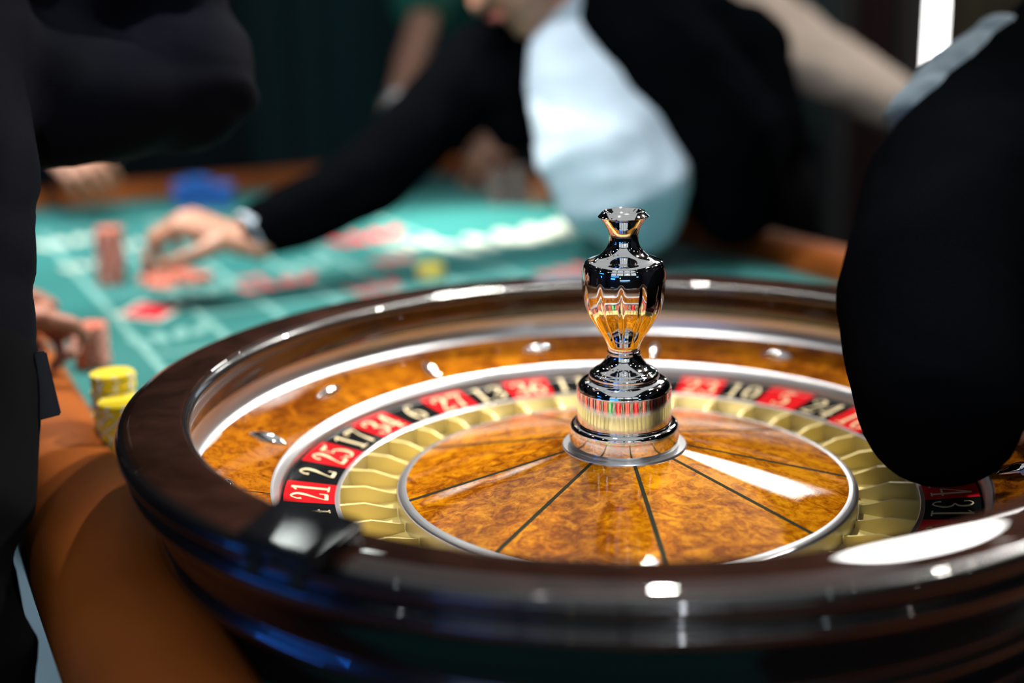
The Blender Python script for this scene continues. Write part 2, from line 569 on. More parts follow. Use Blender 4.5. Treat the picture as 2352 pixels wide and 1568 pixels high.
for i, (x, y) in enumerate(((-1.57, 4.46), (-1.23, 4.32))):
    PZ = 2.30
    o = thing('ceiling_panel', 'small rectangular white light panel hanging near the back wall', 'ceiling light', (x, y, PZ), 'rectangular hanging panels')
    put('panel_frame', box_me('panel_frame', (x - 0.10, y - 0.12, PZ - 0.03), (x + 0.10, y + 0.12, PZ), bevel=0.004), M['housing'], o)
    put('diffuser', box_me('diffuser', (x - 0.088, y - 0.11, PZ - 0.034), (x + 0.088, y + 0.11, PZ - 0.0301)), M['panel_glass'], o)
    put('rod', tube_me('rod', [(x, y, PZ), (x, y, CEIL)], [0.008, 0.008], n=8), M['housing'], o)


def canopy(x0, y0, x1, y1, z, mat, label):
    o = thing('added_canopy', label, 'ceiling light', ((x0 + x1) / 2, (y0 + y1) / 2, z))
    put('diffuser', box_me('diffuser', (x0, y0, z), (x1, y1, z + 0.02)), mat, o)
    for lo, hi in (((x0 - 0.05, y0 - 0.05, z - 0.02), (x0, y1 + 0.05, z + 0.08)), ((x1, y0 - 0.05, z - 0.02), (x1 + 0.05, y1 + 0.05, z + 0.08)),
                   ((x0, y0 - 0.05, z - 0.02), (x1, y0, z + 0.08)), ((x0, y1, z - 0.02), (x1, y1 + 0.05, z + 0.08))):
        put('frame', box_me('frame', lo, hi, bevel=0.006), M['housing'], o)
    put('back_plate', box_me('back_plate', (x0, y0, z + 0.021), (x1, y1, z + 0.08)), M['housing'], o)
    for x in (x0 + 0.1, x1 - 0.1):
        put('rod', tube_me('rod', [(x, (y0 + y1) / 2, z + 0.08), (x, (y0 + y1) / 2, CEIL)], [0.008, 0.008], n=8), M['housing'], o)


canopy(-1.35, -2.30, 1.05, 3.50, 2.10, M['added_canopy_glow'], 'large added glowing canopy hanging above the roulette table')  # glowing sheet added so the chrome mirrors a bright ceiling


def spot_lamp(name, label, loc, target, watts, angle, blend, col, radius):
    """Ceiling track spot: housing, bracket and the light itself."""
    loc, target = Vector(loc), Vector(target)
    d = (target - loc).normalized()
    root = thing(name, label, 'spotlight', loc)
    bm = bmesh.new()
    s, t = frame_of(d)
    n = 20
    rings = []
    for off, r in ((-0.16, 0.03), (-0.15, 0.055), (0.02, 0.062), (0.03, 0.066), (0.03, 0.058), (-0.02, 0.05)):
        rings.append([bm.verts.new(loc + d * off + s * r * math.cos(2 * PI * k / n) + t * r * math.sin(2 * PI * k / n)) for k in range(n)])
    for a, b in zip(rings[:-1], rings[1:]):
        for k in range(n):
            bm.faces.new((a[k], a[(k + 1) % n], b[(k + 1) % n], b[k]))
    bm.faces.new(rings[0])
    bm.faces.new(rings[-1])
    put('housing', from_bm('spot_housing', bm), M['housing'], root, smooth=40)
    put('bracket', tube_me('bracket', [loc - d * 0.07, Vector((loc.x, loc.y, 2.075 if (-1.4 < loc.x < 1.1 and -2.35 < loc.y < 3.55) else CEIL))], [0.012, 0.012], n=10), M['housing'], root, smooth=40)
    ld = bpy.data.lights.new(name + '_light', 'SPOT')
    ld.energy = watts
    ld.color = col
    ld.spot_size = R(angle)
    ld.spot_blend = blend
    ld.shadow_soft_size = radius
    lo = bpy.data.objects.new('bulb', ld)
    COL.objects.link(lo)
    lo.matrix_world = Matrix.Translation(loc + d * 0.05) @ d.to_track_quat('-Z', 'Y').to_matrix().to_4x4()
    lo.parent = root
    lo.matrix_parent_inverse = Matrix.Translation(-loc)
    return root


spot_lamp('key_spotlight', 'black track spotlight aimed at the roulette wheel from the window side', (1.75, 1.95, 1.95), (0.0, 0.05, 0.03), KEY_W, 34, 0.5, (1.0, 0.95, 0.88), 0.05)
spot_lamp('table_fill', 'added fill spotlight over the players end of the layout', (-0.95, 1.08, 1.88), (-0.72, 0.90, FELT), 270, 62, 0.8, (1.0, 0.97, 0.92), 0.03)  # fill light added to brighten the felt
# big bright softbox lamp hanging beyond the table, and the thin tube under it
sc_ = V3((1.154, 3.85, 1.91))
sd_ = (V3((0.05, -0.05, 0.03)) - sc_).normalized()
ss_ = V3((sd_.y, -sd_.x, 0)).normalized()
st_ = ss_.cross(sd_).normalized()
SM = Matrix(((ss_.x, st_.x, sd_.x, sc_.x), (ss_.y, st_.y, sd_.y, sc_.y), (ss_.z, st_.z, sd_.z, sc_.z), (0, 0, 0, 1)))
soft = thing('softbox_lamp', 'big bright oval lamp hanging by the back wall tilted toward the wheel', 'lamp', sc_)
def oval_slab(nm, rx, ry, z0, z1):
    n_ = 48
    v_ = [SM @ V3((rx * math.cos(2 * PI * k / n_), ry * math.sin(2 * PI * k / n_), z)) for z in (z0, z1) for k in range(n_)]
    f_ = [tuple(range(n_)), tuple(range(n_, 2 * n_))] + [(k, (k + 1) % n_, n_ + (k + 1) % n_, n_ + k) for k in range(n_)]
    return pyd(nm, v_, f_)
put('diffuser', oval_slab('diffuser', 0.313, 0.237, 0.0, 0.012), M['soft_glass'], soft, smooth=40)
put('shell', oval_slab('shell', 0.333, 0.257, -0.10, -0.001), M['housing'], soft, smooth=40)
for k_ in (-0.2, 0.2):
    q_ = SM @ V3((k_, 0, -0.06))
    put('rod', tube_me('rod', [q_, (q_.x, q_.y, CEIL)], [0.008, 0.008], n=8), M['housing'], soft)
q_ = V3((1.48, 4.46, 1.93))
tl = thing('tube_lamp', 'thin white tube lamp hanging under the big bright lamp', 'lamp', q_)
put('tube', tube_me('tube', [q_ - ss_ * 0.34, q_ + ss_ * 0.34], [0.012, 0.012], n=12), M['tube_glass'], tl, smooth=60)
for k_ in (-0.35, 0.35):
    p_ = q_ + ss_ * k_
    put('wire', tube_me('wire', [p_, (p_.x, p_.y, CEIL)], [0.004, 0.004], n=8), M['housing'], tl)
    put('end_cap', tube_me('end_cap', [p_ - ss_ * 0.01, p_ + ss_ * 0.01], [0.014, 0.014], n=10), M['housing'], tl, smooth=40)
for nm_, lp_, lb_ in (('back', (0.12, 1.35, 1.90), 'added fill spotlight over the croupier aimed at the wheel'),
                      ('right', (1.20, 0.62, 1.90), 'added fill spotlight over the croupier rail aimed at the wheel')):
    spot_lamp('ring_fill', lb_, lp_, (0.0, 0.0, 0.03), RING_FILL_W * (2.1 if nm_ == 'back' else 1.0), 22, 0.3, (1.0, 0.95, 0.87), 0.04)  # fills added high up, where they leave no streak on the cone
spot_lamp('wheel_fill', 'added fill spotlight hanging straight above the roulette wheel', (-0.30, 0.10, 1.90), (0.0, 0.0, 0.03), WHEEL_FILL_W, 25, 0.3, (1.0, 0.95, 0.88), 0.04)  # overhead fill added to light the wheel without a long turret shadow
spot_lamp('jacket_fill', 'added fill spotlight aimed at the man in the beige jacket', (1.30, 0.98, 1.95), P(1900, 110, 2.78), 150, 18, 0.6, (1.0, 0.95, 0.9), 0.05)  # fill added to brighten the dim beige sleeve
spot_lamp('layout_fill', 'added fill spotlight under the canopy aimed at the layout behind the wheel', (-0.62, -0.30, 1.90), (-0.42, 0.85, FELT), 150, 36, 0.7, (0.95, 0.98, 1.0), 0.04)  # fill added to lift the shadowed felt behind the wheel
spot_lamp('floor_fill', 'added fill spotlight lighting the floor on the players side', (-2.1, 0.85, 2.2), (-1.22, 1.40, FLOOR), 260, 30, 0.6, (0.85, 0.95, 1.0), 0.05)  # fill added to light the dark strip of floor
spot_lamp('far_fill', 'added fill spotlight over the pale lit felt', (-0.42, 1.10, 1.88), (-0.28, 1.37, FELT), FAR_FILL_W, 14.5, 0.35, (1.0, 0.96, 0.85), 0.05)  # added spot that makes the bright pool on the far felt
spot_lamp('shirt_fill', 'added fill spotlight above the wheel aimed at the croupier', (-0.95, 0.15, 1.88), (0.05, 1.15, 0.25), 95, 30, 0.6, (0.9, 0.96, 1.0), 0.1)  # fill added to light the croupier's shirt


# light strips and lamps on the wall behind the photographer
def led_bar(loc, size, mat, label, group=None, wall='front'):
    x, y, z = loc; w, h = size
    o = thing('led_bar', label, 'light strip', (x, y, z), group)
    T = Matrix.Translation((x, y, z)) @ (Matrix.Rotation(-PI / 2, 4, 'Z') if wall == 'left' else Matrix.Identity(4))
    put('backing', box_me('backing', (-w / 2 - 0.02, -0.03, -h / 2 - 0.02), (w / 2 + 0.02, 0, h / 2 + 0.02), T, 0.004), M['housing'], o)
    put('light_face', box_me('light_face', (-w / 2, 0, -h / 2), (w / 2, 0.01, h / 2), T), mat, o)

led_bar((XL + 0.04, -1.45, 0.95), (1.7, 0.16), M['blue_led'], 'upper long blue light strip on the side wall', wall='left')
led_bar((XL + 0.04, -1.25, 0.25), (1.3, 0.20), M['blue_led'], 'lower long blue light strip on the side wall', wall='left')
led_bar((XL + 0.04, -0.35, 0.75), (0.12, 0.10), M['warm_led'], 'small warm square lamp on the side wall', wall='left')
# pale glowing panels added behind the photographer to brighten the chrome
for k_ in range(4):
    x_ = -1.8 + 1.2 * k_
    o_ = thing('added_glow_panel', 'added pale grey glow panel high on the charcoal wall', 'added light panel', (x_, YF, 0.72), 'added glow panels')
    put('panel_frame', box_me('panel_frame', (x_ - 0.57, YF, 0.72), (x_ + 0.57, YF + 0.04, 2.45), bevel=0.006), M['housing'], o_)
    put('light_face', box_me('light_face', (x_ - 0.52, YF + 0.04, 0.77), (x_ + 0.52, YF + 0.045, 2.40)), M['backlit'], o_)
led_bar((-1.55, YF + 0.04, 0.55), (1.5, 0.10), M['blue_led'], 'upper blue light strip on the charcoal wall behind the table')
led_bar((-1.9, YF + 0.04, 0.20), (0.9, 0.16), M['blue_led'], 'lower short blue light strip on the charcoal wall behind the table')
led_bar((0.2, YF + 0.04, 0.05), (1.6, 0.06), M['cyan_led'], 'long pale blue light strip low on the charcoal wall', 'pale blue wall strips')
led_bar((2.6, YF + 0.04, 0.45), (0.5, 0.12), M['cyan_led'], 'short pale blue light strip on the charcoal wall', 'short wall strips')
led_bar((-0.55, YF + 0.04, 0.45), (0.06, 0.06), M['green_led'], 'small square green light on the charcoal wall', 'small wall lights')
led_bar((-0.55, YF + 0.04, 0.30), (0.09, 0.07), M['warm_led'], 'small square warm light on the charcoal wall', 'small wall lights')
led_bar((0.60, YF + 0.12, 1.22), (0.07, 0.34), M['wall_lamp'], 'upright white wall lamp on the charcoal wall', 'white wall lamps')

# ------------------------------------------------------------------ the table (a = along it, b = across it)
TA, TB = Vector((-0.5200, 0.8542, 0)), Vector((0.8542, 0.5200, 0))
def AB(a, b, z=FELT): return TA * a + TB * b + Vector((0, 0, z))
TMAT = Matrix(((TA.x, TB.x, 0, 0), (TA.y, TB.y, 0, 0), (0, 0, 1, 0), (0, 0, 0, 1)))
A0, A1, B0, B1 = -0.46, 2.02, -0.355, 0.72      # felt extent

table = thing('roulette_table', 'green felt roulette table with padded tan leather rails', 'table', AB(0.7, 0.15, FLOOR))
put('felt_top', box_me('felt_top', (A0, B0 - 0.02, FELT - 0.03), (A1, B1 + 0.02, FELT), TMAT), M['felt'], table)
put('apron', box_me('apron', (A0 + 0.08, B0 + 0.09, FELT - 0.16), (A1 - 0.06, B1 - 0.05, FELT - 0.0305), TMAT, 0.006), M['table_wood'], table)
put('wheel_surround', box_me('wheel_surround', (A0, -0.12, FELT - 0.001), (0.30, B1, FELT + 0.0015), TMAT), M['black_board'], table)
for a in (0.0, 1.5):
    put('pedestal', box_me('pedestal', (a - 0.16, -0.12, FLOOR + 0.06), (a + 0.16, 0.5, FELT - 0.16), TMAT, 0.01), M['table_wood'], table)
    put('pedestal_foot', box_me('pedestal_foot', (a - 0.24, -0.22, FLOOR), (a + 0.24, 0.6, FLOOR + 0.06), TMAT, 0.01), M['table_wood'], table)


def rail(name, path, parent):
    """Padded rail: rounded cushion section swept along (a, b) points, outward to the left of the path."""
    sec = [(0.0, -0.002), (0.004, 0.016), (0.016, 0.029), (0.038, 0.036), (0.066, 0.036), (0.090, 0.028), (0.104, 0.012),
           (0.110, -0.012), (0.108, -0.036), (0.098, -0.056), (0.080, -0.066), (0.0, -0.066)]
    pts = [Vector((p[0], p[1], 0)) for p in path]
    bm = bmesh.new()
    rings = []
    m = len(pts)
    for i, p in enumerate(pts):
        d = (pts[min(i + 1, m - 1)] - pts[max(i - 1, 0)]).normalized()
        nrm = Vector((d.y, -d.x, 0))
        k = 1.0
        if 0 < i < m - 1:
            d0 = (p - pts[i - 1]).normalized()
            k = 1.0 / max(0.5, d0.dot(d))
        rings.append([bm.verts.new(TMAT @ Vector((p.x + nrm.x * s * k, p.y + nrm.y * s * k, FELT + h))) for s, h in sec])
    for a, b in zip(rings[:-1], rings[1:]):
        for k in range(len(sec)):
            bm.faces.new((a[k], a[(k + 1) % len(sec)], b[(k + 1) % len(sec)], b[k]))
    bm.faces.new(rings[0]); bm.faces.new(list(reversed(rings[-1])))
    return put(name, from_bm(name, bm), M['leather'], parent, smooth=50)

# outward is to the right of travel: go so that the felt stays on the left
def arc(ca, cb, r, t0, t1, n=8):
    return [(ca + r * math.cos(R(t0 + (t1 - t0) * i / n)), cb + r * math.sin(R(t0 + (t1 - t0) * i / n))) for i in range(n + 1)]

rc = 0.06
rail('players_side_rail', arc(A0 + rc, B0 + rc, rc, 225, 270, 5) + [(-0.1, B0), (0.4, B0), (0.9, B0), (A1 - rc, B0)] + arc(A1 - rc, B0 + rc, rc, -90, -45, 5)[1:], table)
rail('end_rail', arc(A1 - rc, B0 + rc, rc, -45, 0, 5) + [(A1, 0.1), (A1, 0.5)] + arc(A1 - rc, B1 - rc, rc, 0, 45, 5), table)
rail('croupier_side_rail', arc(A1 - rc, B1 - rc, rc, 45, 90, 5) + [(1.2, B1), (0.8, B1), (0.4, B1), (0.0, B1), (A0 + rc, B1)] + arc(A0 + rc, B1 - rc, rc, 90, 135, 5)[1:], table)
rail('near_end_rail', arc(A0 + rc, B1 - rc, rc, 135, 180, 5) + [(A0, 0.3), (A0, 0.0)] + arc(A0 + rc, B0 + rc, rc, 180, 225, 5), table)


def decal(name, polys, mat, z=FELT + 0.0006):
    v, f = [], []
    for poly in polys:
        k = len(v)
        v += [AB(a, b, z) for a, b in poly]
        f.append(tuple(range(k, k + len(poly))))
    return put(name, pyd(name, v, f), mat, table)


def bar(a0, b0, a1, b1, w):
    d = Vector((a1 - a0, b1 - b0)); d.normalize()
    n = Vector((-d.y, d.x)) * (w / 2)
    return [(a0 + n.x, b0 + n.y), (a0 - n.x, b0 - n.y), (a1 - n.x, b1 - n.y), (a1 + n.x, b1 + n.y)]


def oval(a, b, ra, rb, n=20, rot=0.0):
    return [(a + ra * math.cos(t) * math.cos(rot) - rb * math.sin(t) * math.sin(rot), b + ra * math.cos(t) * math.sin(rot) + rb * math.sin(t) * math.cos(rot))
            for t in [2 * PI * i / n for i in range(n)]]


def ab_of(px, py):
    q = ON(px, py, FELT)
    return q.dot(TA), q.dot(TB)

for b in (-0.25, -0.143, -0.047, 0.05, 0.15, 0.25, 0.35):
    decal('layout_line', [bar(0.50, b, 1.72, b, 0.011)], M['felt_print'])
for a in (0.50, 0.72, 0.90, 1.10, 1.30, 1.50, 1.72):
    decal('layout_line', [bar(a, -0.25 if a not in (0.9, 1.3) else -0.143, a, 0.35, 0.009)], M['felt_print'], FELT + 0.0008)
# red diamond with pale outline
da, db = ab_of(345, 716)
decal('diamond_outline', [[(da + 0.070, db), (da, db + 0.052), (da - 0.070, db), (da, db - 0.052)]], M['felt_white'], FELT + 0.0010)
decal('red_diamond', [[(da + 0.054, db), (da, db + 0.040), (da - 0.054, db), (da, db - 0.040)]], M['felt_red'], FELT + 0.0014)
# worn white and red printed boxes, too blurred to read
def print_patch(px, py, mat, s=1.0, n=3):
    a, b = ab_of(px, py)
    for k in range(n):
        o = (k - (n - 1) / 2) * 0.026 * s
        decal('printed_mark', [oval(a + o * 0.3, b + o, 0.030 * s, 0.009 * s, 14, 0.25 * (k - 1))], mat, FELT + 0.0011 + 0.0001 * k)

for px, py, mt, s, n in ((160, 555, 'felt_white', 1.3, 4), (188, 612, 'felt_white', 0.9, 3), (468, 668, 'felt_print', 1.2, 4), (392, 772, 'felt_print', 1.1, 4),
                         (318, 560, 'felt_white', 1.0, 3), (640, 652, 'felt_rose', 1.3, 4), (862, 660, 'felt_rose', 1.2, 3), (905, 597, 'felt_rose', 1.0, 3),
                         (1300, 625, 'felt_rose', 1.2, 3), (845, 545, 'felt_red', 1.5, 4), (1190, 540, 'felt_white', 2.2, 6), (1290, 530, 'felt_white', 2.0, 5),
                         (950, 560, 'felt_white', 1.3, 3), (580, 640, 'felt_rose', 0.8, 2), (700, 610, 'felt_print', 1.2, 3), (420, 500, 'felt_print', 1.2, 4)):
    print_patch(px, py, M[mt], s, n)

# ------------------------------------------------------------------ roulette wheel: the fixed bowl
bowl = thing('roulette_bowl', 'glossy black and mahogany roulette bowl with silver ball track', 'roulette bowl', (0, 0, FELT))
outer = spline([(0.3990, 0.0900), (0.4035, 0.0882), (0.4060, 0.0840), (0.4055, 0.0790), (0.4015, 0.0745)], 5)
mid = spline([(0.3970, 0.0728), (0.3955, 0.0700), (0.3985, 0.0672), (0.4010, 0.0630), (0.4000, 0.0570), (0.3940, 0.0520)], 5)
low = spline([(0.3900, 0.0505), (0.3880, 0.0450), (0.3820, 0.0330), (0.3790, 0.0200), (0.3810, 0.0150), (0.3835, 0.0080), (0.3800, 0.0010), (0.3720, -0.0060)], 5)
foot = [(0.3660, -0.0070), (0.3640, -0.0200), (0.3700, -0.0210), (0.3720, -0.0260), (0.3720, -0.0300), (0.2900, -0.0300)]
inside = [(0.2860, -0.0240), (0.2860, 0.0035)]
put('bowl_body', lathe('bowl_body', outer + mid + low + foot + inside, 256), M['black_lacquer'], bowl, smooth=40)
put('rim_top', lathe('rim_top', spline([(0.3551, 0.0896), (0.3570, 0.0910), (0.3610, 0.0916), (0.3700, 0.09185), (0.3800, 0.0919), (0.3900, 0.09175), (0.3955, 0.0912), (0.3992, 0.0899)], 6), 256), M['rim_wood'], bowl, smooth=40)
put('inner_lip', lathe('inner_lip', spline([(0.3551, 0.0896), (0.3522, 0.0882), (0.3500, 0.0840), (0.3508, 0.0790), (0.3552, 0.0720), (0.3578, 0.0640), (0.3584, 0.0545)], 5), 256), M['black_lacquer'], bowl, smooth=60)
put('ball_track', lathe('ball_track', spline([(0.3584, 0.0545), (0.3588, 0.0500), (0.3580, 0.0440), (0.3560, 0.0380), (0.3524, 0.0344)], 5), 256), M['silver'], bowl, smooth=60)
put('lower_ring', lathe('lower_ring', spline([(0.2936, 0.0180), (0.2915, 0.0172), (0.2885, 0.0135), (0.2868, 0.0105), (0.2860, 0.0035)], 4), 256), M['silver'], bowl, smooth=60)
JOINT = 106.1
bp_prof = spline([(0.2936, 0.0178), (0.3130, 0.0222), (0.3330, 0.0280), (0.3524, 0.0344)], 4)
for k in range(8):
    a0 = JOINT + 45 * k
    put('wood_panel', lathe('wood_panel', bp_prof, 24, a0 + 0.16, a0 + 44.84), M['bowl_wood'], bowl, smooth=60)
    put('joint_strip', lathe('joint_strip', [(r, z - 0.0004) for r, z in bp_prof], 2, a0 - 0.2, a0 + 0.2), M['inlay'], bowl, smooth=60)


def deflector_me(length, width, height):
    v, f = [], []
    n = 18
    m = 9
    for i in range(n + 1):
        t = -1 + 2 * i / n
        prof = max(0.0, 1 - abs(t) ** 1.6)
        for k in range(m):
            a = PI * k / (m - 1)
            v.append((t * length / 2, math.cos(a) * width / 2 * prof, math.sin(a) ** 0.8 * height * prof ** 0.75 - 0.001))
    for i in range(n):
        for k in range(m - 1):
            f.append((i * m + k, (i + 1) * m + k, (i + 1) * m + k + 1, i * m + k + 1))
    return pyd('deflector', v, f)


dm_r = deflector_me(0.040, 0.0125, 0.0075)
for me in (dm_r,):
    me.materials.append(M['chrome'])
    for p in me.polygons: p.use_smooth = True


def bowl_z(r):
    for (r0, z0), (r1, z1) in zip(bp_prof[:-1], bp_prof[1:]):
        if r0 <= r <= r1:
            return z0 + (z1 - z0) * (r - r0) / (r1 - r0)
    return 0.02

slope = math.atan2(0.0344 - 0.0178, 0.3524 - 0.2936)
for k in range(16):
    tang = k % 2 == 0
    az = R(JOINT + 22.5 * k + (0 if tang else 0.5))
    r = 0.3270 if tang else 0.3150
    e = bpy.data.objects.new('deflector', dm_r)
    COL.objects.link(e)
    mt = Matrix.Translation((r * math.cos(az), r * math.sin(az), bowl_z(r))) @ Matrix.Rotation(az, 4, 'Z') @ Matrix.Rotation(-slope, 4, 'Y')
    if tang:
        mt = mt @ Matrix.Rotation(PI / 2, 4, 'Z')
    e.parent = bowl
    e.matrix_parent_inverse = Matrix.Translation((0, 0, -FELT))
    e.matrix_basis = mt

# ------------------------------------------------------------------ roulette wheel: the turning rotor
rotor = thing('roulette_rotor', 'amber burl roulette rotor with gold pockets and chrome turret', 'roulette wheel', (0, 0, -0.02))
STEP = 360.0 / 37
NUMS = [21, 2, 25, 17, 34, 6, 27, 13, 36, 11, 30, 8, 23, 10, 5, 24, 16, 33, 1, 20, 14, 31, 9, 22, 18, 29, 7, 28, 12, 35, 3, 26, 0, 32, 15, 19, 4]
REDS = {1, 3, 5, 7, 9, 12, 14, 16, 18, 19, 21, 23, 25, 27, 30, 32, 34, 36}
B_START = 194.4
GL = {
    '0': [('c', [(0.25 + 0.17 * math.sin(t), 0.5 + 0.46 * math.cos(t), 0.045 + 0.10 * abs(math.sin(t)) ** 1.3) for t in [2 * PI * i / 20 for i in range(20)]])],
    '1': [('l', [(0.27, 0.0, 0.13), (0.27, 1.0, 0.13)]), ('l', [(0.10, 0.025, 0.05), (0.44, 0.025, 0.05)]), ('l', [(0.28, 0.97, 0.06), (0.10, 0.86, 0.05)])],
    '2': [('s', [(0.11, 0.70, 0.12), (0.10, 0.82, 0.07), (0.24, 0.97, 0.05), (0.40, 0.84, 0.13), (0.37, 0.62, 0.13), (0.22, 0.34, 0.06), (0.08, 0.08, 0.04)]),
          ('l', [(0.07, 0.055, 0.11), (0.42, 0.055, 0.11)]), ('l', [(0.44, 0.03, 0.05), (0.46, 0.24, 0.05)])],
    '3': [('s', [(0.09, 0.76, 0.11), (0.11, 0.90, 0.06), (0.24, 0.97, 0.05), (0.38, 0.84, 0.12), (0.36, 0.64, 0.10), (0.20, 0.54, 0.04)]),
          ('s', [(0.20, 0.54, 0.04), (0.38, 0.46, 0.09), (0.42, 0.26, 0.13), (0.26, 0.03, 0.05), (0.10, 0.08, 0.06), (0.07, 0.22, 0.11)])],
    '4': [('l', [(0.33, 0.98, 0.05), (0.03, 0.30, 0.05)]), ('l', [(0.02, 0.28, 0.06), (0.48, 0.28, 0.06)]), ('l', [(0.34, 0.0, 0.13), (0.34, 0.98, 0.13)]),
          ('l', [(0.22, 0.02, 0.05), (0.46, 0.02, 0.05)])],
    '5': [('s', [(0.12, 0.94, 0.08), (0.28, 0.90, 0.12), (0.43, 0.98, 0.06)]), ('l', [(0.12, 0.95, 0.04), (0.10, 0.54, 0.04)]),
          ('s', [(0.10, 0.54, 0.04), (0.28, 0.60, 0.06), (0.42, 0.38, 0.13), (0.37, 0.12, 0.11), (0.20, 0.02, 0.05), (0.08, 0.08, 0.07), (0.08, 0.19, 0.11)])],
    '6': [('s', [(0.41, 0.86, 0.10), (0.32, 0.97, 0.05), (0.16, 0.80, 0.08), (0.08, 0.42, 0.13), (0.12, 0.12, 0.10), (0.25, 0.02, 0.05), (0.40, 0.16, 0.10), (0.40, 0.40, 0.10),
                (0.27, 0.54, 0.05), (0.12, 0.40, 0.05)])],
    '7': [('s', [(0.06, 0.76, 0.05), (0.08, 0.93, 0.08), (0.26, 0.91, 0.12), (0.45, 0.95, 0.07)]), ('s', [(0.45, 0.95, 0.05), (0.30, 0.55, 0.07), (0.22, 0.02, 0.15)])],
    '8': [('c', [(0.25 + 0.14 * math.sin(t), 0.755 + 0.21 * math.cos(t), 0.05 + 0.07 * abs(math.sin(t))) for t in [2 * PI * i / 16 for i in range(16)]]),
          ('c', [(0.25 + 0.17 * math.sin(t), 0.285 + 0.255 * math.cos(t), 0.05 + 0.08 * abs(math.sin(t))) for t in [2 * PI * i / 16 for i in range(16)]])],
}
GL['9'] = [(k, [(0.5 - x, 1 - y, w) for x, y, w in pts]) for k, pts in GL['6']]

RI, RO, ZI, ZO = 0.2428, 0.2842, 0.0004, 0.0066


def plate_pt(r, az, lift):
    t = (r - RI) / (RO - RI)
    return Vector((r * math.cos(az), r * math.sin(az), ZI + (ZO - ZI) * t + lift))


def numeral_me(txt, az_mid):
    v, f = [], []
    dw, dh = 0.0168 / 0.5, 0.0315
    wid = {1: [0.0], 2: [-0.52 * 0.0178, 0.52 * 0.0178]}[len(txt)]
    for ch, off in zip(txt, wid):
        for kind, pts in GL[ch]:
            if kind == 's':
                pts = spline(pts, 4)
            loop = kind == 'c'
            n = len(pts)
            base = len(v)
            for i, (x, y, w) in enumerate(pts):
                x0, y0, _ = pts[(i - 1) % n] if loop or i > 0 else pts[i]
                x1, y1, _ = pts[(i + 1) % n] if loop or i < n - 1 else pts[i]
                d = Vector(((x1 - x0) * dw, (y1 - y0) * dh))
                if d.length < 1e-9: d = Vector((1, 0))
                d.normalize()
                for s in (-1, 1):
                    u = (x - 0.25) * dw + s * -d.y * w * 0.5 * 0.028 + off
                    q = y * dh + s * d.x * w * 0.5 * 0.028
                    r = 0.2478 + q
                    v.append(plate_pt(r, az_mid - u / 0.2635, 0.0004))
            for i in range(n if loop else n - 1):
                j = (i + 1) % n
                f.append((base + 2 * i, base + 2 * i + 1, base + 2 * j + 1, base + 2 * j))
    me = bpy.data.meshes.new('numeral')
    me.from_pydata([tuple(p) for p in v], [], f)
    return me


pr_ = [(RI, ZI), (RO, ZO), (RO, ZO - 0.004), (RI, ZI - 0.004)]
fret_v = []
# one fret along +x: profile in (r, z), thickness tapering inward
fp = [(0.1925, -0.0190), (0.1925, -0.0080), (0.1975, -0.0072), (0.2190, -0.0008), (0.2395, -0.0008), (0.2395, -0.0190)]
for s in (-1, 1):
    for r, z in fp:
        th = 0.0008 + 0.0012 * (r - 0.1925) / 0.047 + (0.0004 if z < -0.01 else 0.0)
        fret_v.append((r, s * th, z))
nf = len(fp)
fret_f = [tuple(range(nf)), tuple(range(2 * nf - 1, nf - 1, -1))] + [(k, nf + k, nf + (k + 1) % nf, (k + 1) % nf) for k in range(nf)]
fret_me = pyd('fret', fret_v, fret_f)
fret_me.materials.append(M['gold'])
pock_me = lathe('pocket', [(0.1915, -0.0145), (0.2100, -0.0165), (0.2390, -0.0178), (0.2390, -0.0190), (0.1915, -0.0190)], 5, -STEP / 2, STEP / 2, closed=True)
pock_me.materials.append(M['gold_floor'])
for k, num in enumerate(NUMS):
    hi = B_START - STEP * k
    lo = hi - STEP
    mid_az = (hi + lo) / 2
    mt = M['green'] if num == 0 else (M['red'] if num in REDS else M['black'])
    pl = put('number_plate', lathe('number_plate', pr_, 6, lo + 0.02, hi - 0.02, closed=True), mt, rotor, smooth=30)
    nm = put('numeral', numeral_me(str(num), R(mid_az)), M['cream'])
    nm.parent = pl
    for name, me, az in (('fret', fret_me, hi), ('pocket', pock_me, mid_az)):
        o = bpy.data.objects.new(name, me)
        COL.objects.link(o)
        o.parent = rotor
        o.matrix_parent_inverse = Matrix.Translation((0, 0, 0.02))
        o.rotation_euler.z = R(az)

put('separator_ring', lathe('separator_ring', [(0.2390, -0.0170), (0.2390, 0.0008), (0.2396, 0.0014), (0.2422, 0.0014), (0.2428, 0.0008), (0.2428, -0.0040), (0.2428, -0.0170)], 256, closed=True), M['silver_plain'], rotor, smooth=40)
put('rotor_pan', lathe('rotor_pan', [(0.0300, -0.0200), (0.2845, -0.0200), (0.2845, 0.0020), (0.2835, 0.0020), (0.2835, -0.0191), (0.0300, -0.0191)], 128, closed=True), M['silver_plain'], rotor, smooth=40)
put('cone_ring', lathe('cone_ring', [(0.1915, -0.0190), (0.1918, 0.0012), (0.1912, 0.0026), (0.1898, 0.0034), (0.1850, 0.0046), (0.1838, 0.0044), (0.1830, -0.0010)], 256), M['silver'], rotor, smooth=40)
cone_prof = spline([(0.1842, 0.0042), (0.1500, 0.0112), (0.1000, 0.0214), (0.0500, 0.0316)], 4)
CONE0 = -120.5
